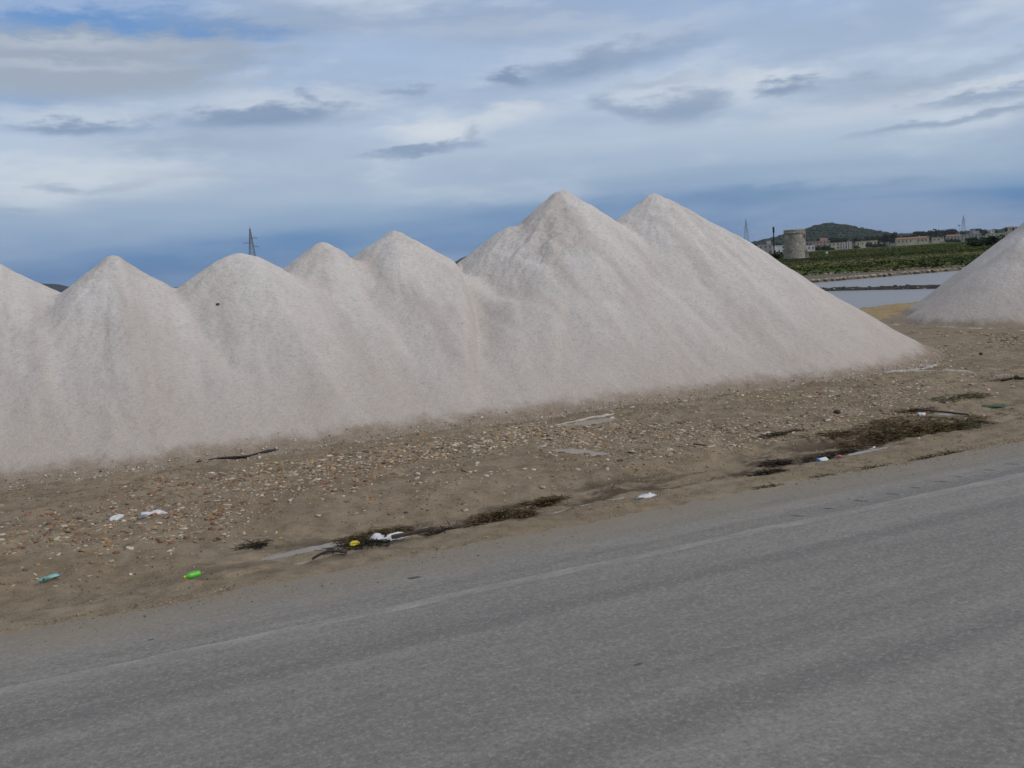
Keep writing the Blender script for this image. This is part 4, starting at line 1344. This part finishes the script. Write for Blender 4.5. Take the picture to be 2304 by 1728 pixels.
def dens(x, y):
    s, n = to_sn(x, y)
    d = sstep(1.0, 2.4, n) * (1 - sstep(5.6, 7.2, n))
    cl = np.clip(0.62 + 1.3 * fbm(s * 0.6, n * 0.8, 4, 201), 0.08, 1.2)
    band = 0.06 + 2.6 * np.exp(-((s - 0.9) / 2.9) ** 2 - ((n - 4.5 + 0.02 * s) / 1.15) ** 2) + 0.75 * np.exp(-((s + 3.6) / 2.6) ** 2 - ((n - 2.7) / 0.95) ** 2)
    band = band + 0.9 * np.exp(-((s - 5.6) / 2.6) ** 2 - ((n - 3.6) / 1.25) ** 2) + 0.7 * np.exp(-((s - 3.3) / 1.3) ** 2 - ((n - 2.4) / 0.5) ** 2) + 0.5 * np.exp(-((s - 9) / 2.5) ** 2 - ((n - 4.5) / 1.6) ** 2)
    far = 0.25 * sstep(4.5, 8, n) * sstep(9, 12, s)
    return np.clip(d * cl * band + far * cl, 0, 1)


def sample(n, s0, s1, n0, n1):
    s = rng.uniform(s0, s1, n); q_ = rng.uniform(n0, n1, n)
    x, y = to_xy(s, q_)
    m = rng.random(n) < dens(x, y)
    return x[m], y[m], s[m], q_[m]


x, y, s_, q_ = sample(150000, -9, 20, 0.8, 13)
n_ = len(x)
hz_ = np.interp(np.zeros(1), [0], [0])
sz = rng.lognormal(math.log(0.021), 0.55, n_).clip(0.007, 0.062)
red = np.clip(0.22 - 0.10 * (s_ + 1) / 3, 0.08, 0.45)
rr = rng.random(n_)
ci = np.where(rr < red, rng.choice([3, 4, 5], n_), rng.choice([0, 0, 0, 1, 1, 1, 1, 2, 2, 2, 5, 7], n_))
cs = PAL[ci] * rng.uniform(0.65, 1.25, (n_, 1))
P = np.stack([x, y, ground_z(x, y) + sz * rng.uniform(-0.15, 0.15, n_)], 1)
g = scatter('verge_gravel', CHIPS, P, np.stack([sz * rng.uniform(1.1, 2.3, n_), sz * rng.uniform(0.7, 1.1, n_), sz * 0.38], 1), rng.random(n_) * 6.28, cs, M_TINT)
tag(g, 'scattered gravel, shell and brick crumbs on the earth verge', 'gravel', None, 'stuff')

x, y = to_xy(rng.uniform(-8, 16, 60000), rng.uniform(0.25, 9.5, 60000) )
m = rng.random(60000) < np.clip(0.25 + 0.9 * fbm(x * 0.8, y * 0.8, 3, 207) + 0.6 * dens(x, y), 0.04, 1)
x, y = x[m], y[m]; n_ = len(x)
sz = rng.uniform(0.008, 0.019, n_)
ci = rng.choice([1, 2, 2, 2, 7, 7, 6, 3, 5], n_)
P = np.stack([x, y, ground_z(x, y) + sz * 0.1], 1)
g = scatter('verge_grit', CHIPS, P, np.stack([sz * 1.3, sz, sz * 0.6], 1), rng.random(n_) * 6.28, PAL[ci] * rng.uniform(0.6, 1.2, (n_, 1)), M_TINT)
tag(g, 'fine grit and earth crumbs over the whole verge', 'grit', None, 'stuff')
ng = 9000
s_ = rng.uniform(-8, 14, ng); q_ = 0.12 - np.abs(rng.normal(0, 0.28, ng))
m = rng.random(ng) < np.clip(0.5 + 1.6 * fbm(s_ * 0.9, q_ * 2, 3, 208), 0.03, 1)
s_, q_ = s_[m], q_[m]; x, y = to_xy(s_, q_); ng = len(x)
sz = rng.lognormal(math.log(0.006), 0.45, ng).clip(0.003, 0.018)
g = scatter('road_edge_grit', CHIPS, np.stack([x, y, 0.013 + sz * 0.12], 1), np.stack([sz * 1.3, sz, sz * 0.6], 1), rng.random(ng) * 6.28, PAL[rng.choice([1, 1, 2, 2, 2, 7], ng)] * rng.uniform(0.7, 1.15, (ng, 1)), M_TINT)
tag(g, 'loose sand and grit strewn over the edge of the asphalt', 'grit', None, 'stuff')

ns = 2600
s_ = rng.uniform(-9.5, 12.5, ns); q_ = rng.normal(-0.06, 0.14, ns)
x = s_ * HE[0] + q_ * HN[0]; y = HB0 + s_ * HE[1] + q_ * HN[1]
ii = np.clip(np.round((s_ - hs[0]) / 0.045).astype(int), 0, len(hs) - 1); jj = np.clip(np.round((q_ - hn[0]) / 0.05).astype(int), 0, len(hn) - 1)
# shift each crumb to the local foot of the slope
foot = hn[np.argmax(Zh > 0.03, axis=1)][ii]
q_ = q_ + foot; x = s_ * HE[0] + q_ * HN[0]; y = HB0 + s_ * HE[1] + q_ * HN[1]
jj = np.clip(np.round((q_ - hn[0]) / 0.05).astype(int), 0, len(hn) - 1)
zz = np.maximum(ground_z(x, y), Zh[ii, jj] + np.where(Zh[ii, jj] < 0.6, ground_z(x, y) * (1 - Zh[ii, jj] / 0.6), 0))
sz = rng.lognormal(math.log(0.014), 0.5, ns).clip(0.006, 0.05)
cs = np.where(rng.random(ns)[:, None] < 0.7, [[0.46, 0.41, 0.35]], [[0.27, 0.21, 0.15]]) * rng.uniform(0.7, 1.15, (ns, 1))
g = scatter('salt_crumbs', CHIPS, np.stack([x, y, zz + sz * 0.1], 1), np.stack([sz * 1.2, sz, sz * 0.75], 1), rng.random(ns) * 6.28, cs, M_TINT)
tag(g, 'loose salt crumbs and earth lumps along the foot of the heaps', 'salt crumbs', None, 'stuff')

# the larger pieces, one by one
KINDS = [('pale_stone', 'small pale stone among the gravel of the verge', 'stone', (0, 1), 'pale stones on the verge'),
         ('brick_shard', 'small red brick shard among the gravel of the verge', 'brick shard', (3, 4), 'brick shards on the verge'),
         ('ochre_shard', 'small ochre tile shard among the gravel of the verge', 'tile shard', (5,), 'tile shards on the verge'),
         ('dark_stone', 'small dark stone among the gravel of the verge', 'stone', (6, 7), 'dark stones on the verge')]
x, y, s_, q_ = sample(1500, -6.5, 9.5, 1.0, 6.6)
x, y, s_ = x[:210], y[:210], s_[:210]
pm = {}
for i in range(len(x)):
    p_red = min(0.6, max(0.10, 0.32 - 0.09 * s_[i]))
    k_ = rng.choice([1, 1, 2]) if rng.random() < p_red else rng.choice([0, 0, 0, 3])
    nm, lab, cat, pi, grp = KINDS[k_]
    var = int(rng.integers(0, 4))
    if (k_, var) not in pm:
        V, Fc = ROCKS[var] if k_ in (0, 3) else CHIPS[var]
        me = mesh(nm, V * np.array([1.25, 0.9, 0.5 if k_ in (0, 3) else 0.36]), Fc, False, None, np.tile(PAL[pi[var % len(pi)]] * (0.8 + 0.12 * var), (len(V), 1)))
        me.materials.append(M_TINT); pm[(k_, var)] = me
    o = bpy.data.objects.new(nm, pm[(k_, var)])
    sc = float(rng.uniform(0.038, 0.068))
    o.scale = (sc, sc, sc); o.rotation_euler = (rng.uniform(-.2, .2), rng.uniform(-.2, .2), rng.uniform(0, 6.28))
    o.location = (x[i], y[i], gz(x[i], y[i]) + sc * 0.10)
    COL.objects.link(o)
    tag(o, lab, cat, grp)

# ------------------------------------------------------------------ dried weeds and wrack
def weed(x, y, a, b_, h, turn, n, label, tone, seed):
    r = np.random.default_rng(seed)
    V, Fc, Cc = [], [], []
    th = RTH + math.radians(turn)
    for i in range(n):
        q_ = r.random() ** 0.6 * 1.35; t_ = r.random() * 6.28
        u_, v_ = a * q_ * math.cos(t_), b_ * q_ * math.sin(t_)
        px, py = u_ * math.cos(th) - v_ * math.sin(th), u_ * math.sin(th) + v_ * math.cos(th)
        z = gz(x + px, y + py) if i % 6 == 0 else z
        hh = 0.85 * h * (1 - 0.7 * q_ * q_) * r.uniform(0.2, 1.0)
        ang_ = r.random() * 6.28; L = r.uniform(0.05, 0.16); wd = r.uniform(0.003, 0.008)
        ca, sa = math.cos(ang_), math.sin(ang_)
        k0 = len(V)
        z0 = z + hh * r.uniform(-0.1, 0.5)
        z1, z2 = z0 + hh * r.uniform(0.1, 0.5), z0 + hh * r.uniform(-0.3, 0.8)
        for f, zz, ww in ((0, z0, 1.0), (0.5, z1, 0.9), (1.0, z2, 0.3)):
            V += [(px + ca * L * f - sa * wd * ww, py + sa * L * f + ca * wd * ww, zz), (px + ca * L * f + sa * wd * ww, py + sa * L * f - ca * wd * ww, zz + 0.004)]
        Fc += [(k0, k0 + 1, k0 + 3, k0 + 2), (k0 + 2, k0 + 3, k0 + 5, k0 + 4)]
        Cc += [np.array(tone) * r.uniform(0.4, 1.6)] * 6
    o = link('dry_weed_clump', mesh('dry_weed_clump', V, np.array(Fc), False, None, np.array(Cc)), M_WEED)
    o.location = (x, y, 0)
    tag(o, label, 'dry weeds', 'dried weeds along the road edge')


BR, DK, GB = (0.085, 0.058, 0.030), (0.042, 0.034, 0.024), (0.075, 0.068, 0.034)
weed(-0.22, 11.45, 0.34, 0.20, 0.12, 5, 900, 'dense brown dry weed clump at the middle of the road edge', BR, 1)
weed(0.28, 12.05, 0.30, 0.12, 0.08, 12, 450, 'thin brown weed clump above the densest middle one', BR, 2)
weed(-0.80, 10.92, 0.22, 0.12, 0.07, 5, 400, 'dark weed clump right of the white bags', DK, 3)
weed(-1.62, 11.02, 0.36, 0.14, 0.08, 3, 650, 'brown weed clump behind the white bags', BR, 4)
weed(-1.70, 10.62, 0.32, 0.12, 0.07, 3, 500, 'dark weed clump around the yellow scrap', DK, 44)
weed(-2.85, 10.75, 0.16, 0.07, 0.06, 10, 160, 'small dark weed tuft left of the road-edge puddle', DK, 5)
weed(3.42, 13.42, 0.22, 0.10, 0.06, 0, 420, 'dark weed clump left of the blue and white carton', DK, 6)
weed(3.12, 12.68, 0.26, 0.07, 0.05, 5, 350, 'flat dark weed clump at the lip below the carton', DK, 7)
weed(4.35, 13.80, 0.42, 0.14, 0.06, 4, 500, 'dark weed strand right of the carton', DK, 8)
weed(5.12, 14.55, 0.55, 0.24, 0.10, 3, 1000, 'broad brown dry weed mat nearest the lip on the right', BR, 9)
weed(5.75, 15.25, 0.62, 0.30, 0.11, 0, 1200, 'large brown dry weed mat in the right ditch', BR, 10)
weed(6.10, 14.98, 0.55, 0.20, 0.10, 2, 900, 'brown dry weed mat in front of the large one', (0.10, 0.072, 0.030), 11)
weed(6.72, 15.35, 0.50, 0.20, 0.09, 2, 800, 'brown-green dry weed mat at the right end of the ditch', GB, 12)
weed(4.60, 14.75, 0.40, 0.12, 0.07, 0, 420, 'thin brown weed strip left of the large mat', BR, 13)
weed(6.42, 16.30, 0.36, 0.14, 0.06, -5, 320, 'sparse brown weeds beside the far puddle', BR, 14)
weed(7.60, 17.24, 0.50, 0.16, 0.07, -5, 420, 'sparse brown weeds behind the green net', GB, 15)
weed(3.90, 15.01, 0.45, 0.08, 0.05, 0, 260, 'short dark weeds along the ridge of earth', DK, 16)
weed(9.25, 18.70, 0.32, 0.16, 0.09, -20, 420, 'dark weeds round the rubble at the right edge', DK, 17)
# sparse grass in the crack between road and earth
for i, s0 in enumerate((5.0, 5.9, 6.3, 4.2, 3.3)):
    xx, yy = to_xy(s0, 0.05)
    weed(xx, yy, 0.16, 0.03, 0.05, 0, 70, 'thin grass in the joint between asphalt and earth', GB, 30 + i)

# ------------------------------------------------------------------ litter
def crumple(name, x, y, sx, sy, sz, turn, mat, label, cat, seed, lift=0.0, par=None, lump=0.45):
    """crumpled film: a lumpy closed skin with sharp folds"""
    import bmesh
    bm = bmesh.new(); bmesh.ops.create_icosphere(bm, subdivisions=3, radius=1.0)
    V = np.array([v.co[:] for v in bm.verts]); Fc = np.array([[v.index for v in f.verts] for f in bm.faces]); bm.free()
    a_ = fbm(V[:, 0] * 1.7 + seed, V[:, 1] * 1.7 + V[:, 2], 3, seed); b2 = fbm(V[:, 0] * 4 + seed, V[:, 1] * 4 - V[:, 2] * 3, 2, seed + 9)
    b3 = fbm(V[:, 0] * 7 - seed, V[:, 1] * 7 + V[:, 2] * 6, 2, seed + 19)
    rr = 1 + lump * 2.2 * a_ + lump * 2.2 * (0.25 - np.abs(b2)) + lump * 1.0 * b3
    V = V * rr[:, None] * np.array([sx, sy, sz]); V[:, 2] = np.maximum(V[:, 2], -0.25 * sz) + 0.2 * sz
    o = link(name, mesh(name, V, Fc), mat, par)
    if par is None:
        o.location = (x, y, gz(x, y) + lift); o.rotation_euler = (0, 0, RTH + math.radians(turn))
        tag(o, label, cat)
    return o


def film(name, x, y, L, Wd, turn, mat, label, cat, seed, curl=0.03, taper=1.0, lift=0.012):
    """a stiff torn piece with thickness"""
    nu, nv = 9, 5
    U2, V2 = np.meshgrid(np.linspace(-1, 1, nu), np.linspace(-1, 1, nv), indexing='ij')
    wv_ = Wd * (1 - taper * 0.5 * (1 - (U2 + 1) / 2)) * (1 + 0.3 * vnoise(U2 * 3 + seed, V2 * 0, seed))
    X = U2 * L; Y = V2 * wv_
    Z = curl * (V2 ** 2) + curl * 0.9 * fbm(U2 * 2 + seed, V2 * 2, 2, seed)
    Z = Z - Z.min()
    top = np.stack([X, Y, Z + 0.004], -1).reshape(-1, 3); bot = np.stack([X, Y, Z], -1).reshape(-1, 3)
    idx = np.arange(nu * nv).reshape(nu, nv)
    qt = np.stack([idx[:-1, :-1], idx[1:, :-1], idx[1:, 1:], idx[:-1, 1:]], -1).reshape(-1, 4)
    qb = qt[:, ::-1] + nu * nv
    ring = list(idx[:, 0]) + list(idx[-1, 1:]) + list(idx[-2::-1, -1]) + list(idx[0, -2:0:-1])
    sd_ = np.array([(ring[(i + 1) % len(ring)], ring[i], ring[i] + nu * nv, ring[(i + 1) % len(ring)] + nu * nv) for i in range(len(ring))])
    o = link(name, mesh(name, np.concatenate([top, bot]), np.concatenate([qt, qb, sd_]), True), mat)
    o.location = (x, y, gz(x, y) + lift); o.rotation_euler = (0, 0, RTH + math.radians(turn))
    return tag(o, label, cat)


# green bottle lying on the lip
bt = empty('plastic_bottle', (-3.16, 9.53, gz(-3.16, 9.53) + 0.038), math.radians(40))
bt.scale = (0.82,) * 3
tag(bt, 'bright green plastic bottle lying at the lip of the earth verge', 'bottle')
def lathe_x(prof, k=20):
    mb = MB(); mb.lathe(prof, k)
    mb.v = [(v[2], v[0], v[1]) for v in mb.v]
    return mb
link('body', lathe_x([(0.0, 0.095), (0.026, 0.092), (0.034, 0.084), (0.036, 0.06), (0.034, 0.05), (0.036, 0.04), (0.036, -0.03), (0.034, -0.045), (0.024, -0.065), (0.014, -0.075), (0.013, -0.09), (0.0, -0.09)]).mesh('body', True), M_GREEN, bt)
link('cap', lathe_x([(0.0, -0.089), (0.0155, -0.089), (0.0165, -0.092), (0.0165, -0.108), (0.015, -0.111), (0.0, -0.111)]).mesh('cap', True), M_YELLOW, bt)

film('plastic_shard', -4.72, 9.95, 0.125, 0.045, 33, M_TEAL, 'pale teal torn plastic shard on bare earth at lower left', 'plastic shard', 211, 0.035, 1.5)
crumple('plastic_bag', -4.83, 12.03, 0.10, 0.035, 0.04, 40, M_BAG, 'narrow curved white plastic bag among brick shards', 'plastic bag', 221)
crumple('plastic_bag', -4.38, 12.02, 0.12, 0.07, 0.05, 10, M_BAG, 'rounder white plastic bag right of the narrow one', 'plastic bag', 222)
crumple('plastic_bag', -1.57, 10.83, 0.085, 0.07, 0.05, 0, M_BAG, 'bluish white bag beside the yellow scrap', 'plastic bag', 223)
crumple('plastic_bag', -1.38, 10.80, 0.12, 0.05, 0.045, 8, M_BAG, 'flat white bag lying against the dark plank', 'plastic bag', 224)
crumple('plastic_scrap', -1.77, 10.58, 0.055, 0.035, 0.032, 25, M_YELLOW, 'yellow plastic scrap left of the white bags', 'plastic scrap', 225, 0.01, None, 0.2)
crumple('plastic_bag', 1.50, 11.80, 0.12, 0.07, 0.035, 0, M_BAG, 'flattened white bag alone at the lip right of the middle', 'plastic bag', 226)
crumple('plastic_scrap', 4.97, 14.06, 0.06, 0.035, 0.03, 0, M_BAG, 'small white scrap in the dark weeds right of the carton', 'plastic scrap', 227)
crumple('plastic_scrap', 5.70, 14.27, 0.04, 0.03, 0.025, 0, M_BAG, 'tiny white scrap at the lip near the right weed mats', 'plastic scrap', 228)
crumple('plastic_scrap', 6.35, 15.80, 0.06, 0.05, 0.03, 0, M_BAG, 'white scrap behind the large weed mat', 'plastic scrap', 229)
crumple('plastic_scrap', 4.28, 13.37, 0.045, 0.022, 0.02, -20, M_PINK, 'pink plastic scrap right of the blue and white carton', 'plastic scrap', 230)

# carton: a crushed drinks carton
ct = empty('drinks_carton', (4.08, 13.47, gz(4.08, 13.47) + 0.01), RTH + math.radians(12)); ct.rotation_euler[0] = 0.5; ct.scale = (0.75,) * 3
tag(ct, 'crushed blue and white carton tilted in the right ditch', 'carton')
mb = MB()
mb.add([(-.11, -.05, 0), (.10, -.045, 0.01), (.105, .05, 0), (-.10, .048, .012), (-.10, -.04, .085), (.09, -.05, .062), (.10, .035, .078), (-.11, .05, .07), (.16, -0.04, .035), (.165, .04, .04)],
       [(3, 2, 1, 0), (4, 5, 6, 7), (0, 1, 5, 4), (2, 3, 7, 6), (3, 0, 4, 7), (1, 8, 5), (1, 2, 9, 8), (2, 6, 9), (5, 8, 9, 6)])
link('box', mb.mesh('box'), M_BAG, ct)
mb = MB(); mb.box((-0.127, 0.0, 0.04), (0.03, 0.104, 0.09)); link('printed_end', mb.mesh('printed_end'), M_BLUE, ct)

# dark plank and short dark strip
def plank(name, p0, p1, wd, thk, mat, label, cat, z0=0.02, bend=0.0):
    p0 = Vector((p0[0], p0[1], gz(*p0) + z0)); p1 = Vector((p1[0], p1[1], gz(*p1) + z0))
    n = 10
    d = (p1 - p0); side = Vector((-d.y, d.x, 0)).normalized()
    V, Fc = [], []
    for i in range(n + 1):
        f = i / n
        c_ = p0 + d * f + Vector((0, 0, bend * math.sin(math.pi * f)))
        w_ = wd * (1 + 0.12 * math.sin(7 * f + 1)) * (0.75 if i in (0, n) else 1)
        for a_, h_ in ((-w_, 0), (w_, 0), (w_, thk), (-w_, thk)):
            V.append(tuple(c_ - p0 + side * a_ + Vector((0, 0, h_))))
        if i:
            k = (i - 1) * 4
            for j in range(4):
                Fc.append((k + j, k + (j + 1) % 4, k + 4 + (j + 1) % 4, k + 4 + j))
    Fc += [(3, 2, 1, 0), (n * 4, n * 4 + 1, n * 4 + 2, n * 4 + 3)]
    o = link(name, mesh(name, V, Fc), mat); o.location = p0
    return tag(o, label, cat)


plank('wooden_plank', (-1.38, 10.62), (-0.93, 10.70), 0.035, 0.03, M_WOODDK, 'dark weathered plank beside the white bags', 'plank', 0.06)
plank('wooden_plank', (6.20, 15.62), (6.95, 15.47), 0.035, 0.025, M_WOODDK, 'thin dark plank lying across the right weed mat', 'plank', 0.11)
plank('dark_strip', (-2.12, 10.06), (-1.78, 10.14), 0.03, 0.012, M_BLACK, 'short black strip arched at the verge lip', 'rubber strip', 0.015, 0.05)  # black strip set at the dark gap under the lip
plank('dark_strip', (2.55, 14.5), (2.68, 14.25), 0.012, 0.015, M_WOODDK, 'thin dark stick in the gravel right of the small puddle', 'stick', 0.02)
# black sheet edge under the heap
pts = [(-4.95, 15.66), (-4.6, 15.80), (-4.23, 16.00), (-3.95, 16.2), (-3.76, 16.34)]
V, Fc = [], []
for i, (px, py) in enumerate(pts):
    hgt = (0.006, 0.010, 0.014, 0.035, 0.012)[i]
    z = gz(px, py) + 0.02
    for dn_, zz in ((-0.02, z), (-0.025, z + hgt), (0.03, z + hgt + 0.008), (0.06, z)):
        V.append((px + RN[0] * dn_, py + RN[1] * dn_, zz))
    if i:
        k = (i - 1) * 4
        Fc += [(k + j, k + j + 1, k + 5 + j, k + 4 + j) for j in range(3)]
me = mesh('plastic_sheet', V, Fc, True)
tag(link('plastic_sheet', me, M_BLACK), 'black plastic sheet edge showing under the foot of the left heaps', 'plastic sheet')

# dark clods
for (x, y, s, lab, onheap) in [(-6.27, 15.22, 0.07, 'black clod at the foot of the leftmost heaps', False), (5.22, 16.37, 0.065, 'dark upright stone in the gravel behind the carton', False), (9.35, 18.8, 0.085, 'larger dark rubble piece at the right edge', False), (9.6, 18.55, 0.06, 'smaller dark rubble piece at the right edge', False), (10.9, 23.6, 0.06, 'dark clod on bare ground past the end of the row', False)]:
    V, Fc = ROCKS[3]
    o = link('dark_clod', mesh('dark_clod', V * s * 1.6 * np.array([1.2, 0.9, 0.8]), Fc), M_DARKSTONE)
    o.location = (x, y, gz(x, y) + s * 0.35); o.rotation_euler = (0, 0, random.random() * 6)
    tag(o, lab, 'clod')


def on_heap(u, v):
    """walk from the camera along a bearing to the heap face"""
    d = R_ * ((u - 1152) / 2304) - U_ * ((v - 864) / 2304) + fwd
    tt_ = 10.0
    while tt_ < 40:
        p_ = Vector((0, 0, CAM_H)) + d * tt_
        if p_.z < heap_z(p_.x, p_.y): return p_
        tt_ += 0.03
    return None


for (u, v, s, lab) in [(490, 685, 0.07, 'dark clod on the round-topped heap'), (200, 719, 0.045, 'small dark clod on the low pointed heap'), (1325, 919, 0.05, 'dark clod low on the tallest heap'), (1320, 908, 0.03, 'tiny dark clod above another low on the tallest heap'), (1040, 728, 0.025, 'tiny dark clod on the heap left of the tallest')]:
    p_ = on_heap(u, v)
    if p_ is None: continue
    V, Fc = ROCKS[2]
    o = link('dark_clod', mesh('dark_clod', V * s * 1.1, Fc), M_DARKSTONE); o.location = p_
    tag(o, lab, 'clod')

# green net scrap
crumple('net_scrap', 7.87, 16.62, 0.24, 0.06, 0.03, -28, M_NET, 'flat green net scrap at the right end of the verge', 'net', 241)

# ------------------------------------------------------------------ thin haze over the plain
mb = MB(); mb.box((0, 0, 30.0), (13000, 13000, 77.0))
HZ = bpy.data.materials.new('haze'); HZ.use_nodes = True
hn_ = HZ.node_tree; hn_.nodes.clear()
ho = hn_.nodes.new('ShaderNodeOutputMaterial'); hv = hn_.nodes.new('ShaderNodeVolumePrincipled')
hv.inputs['Color'].default_value = (0.80, 0.87, 0.95, 1); hv.inputs['Density'].default_value = 0.00005; hv.inputs['Anisotropy'].default_value = 0.2
hn_.links.new(hv.outputs[0], ho.inputs['Volume'])
tag(link('haze', mb.mesh('haze'), HZ), 'thin pale haze over the far plain', 'haze', None, 'stuff')
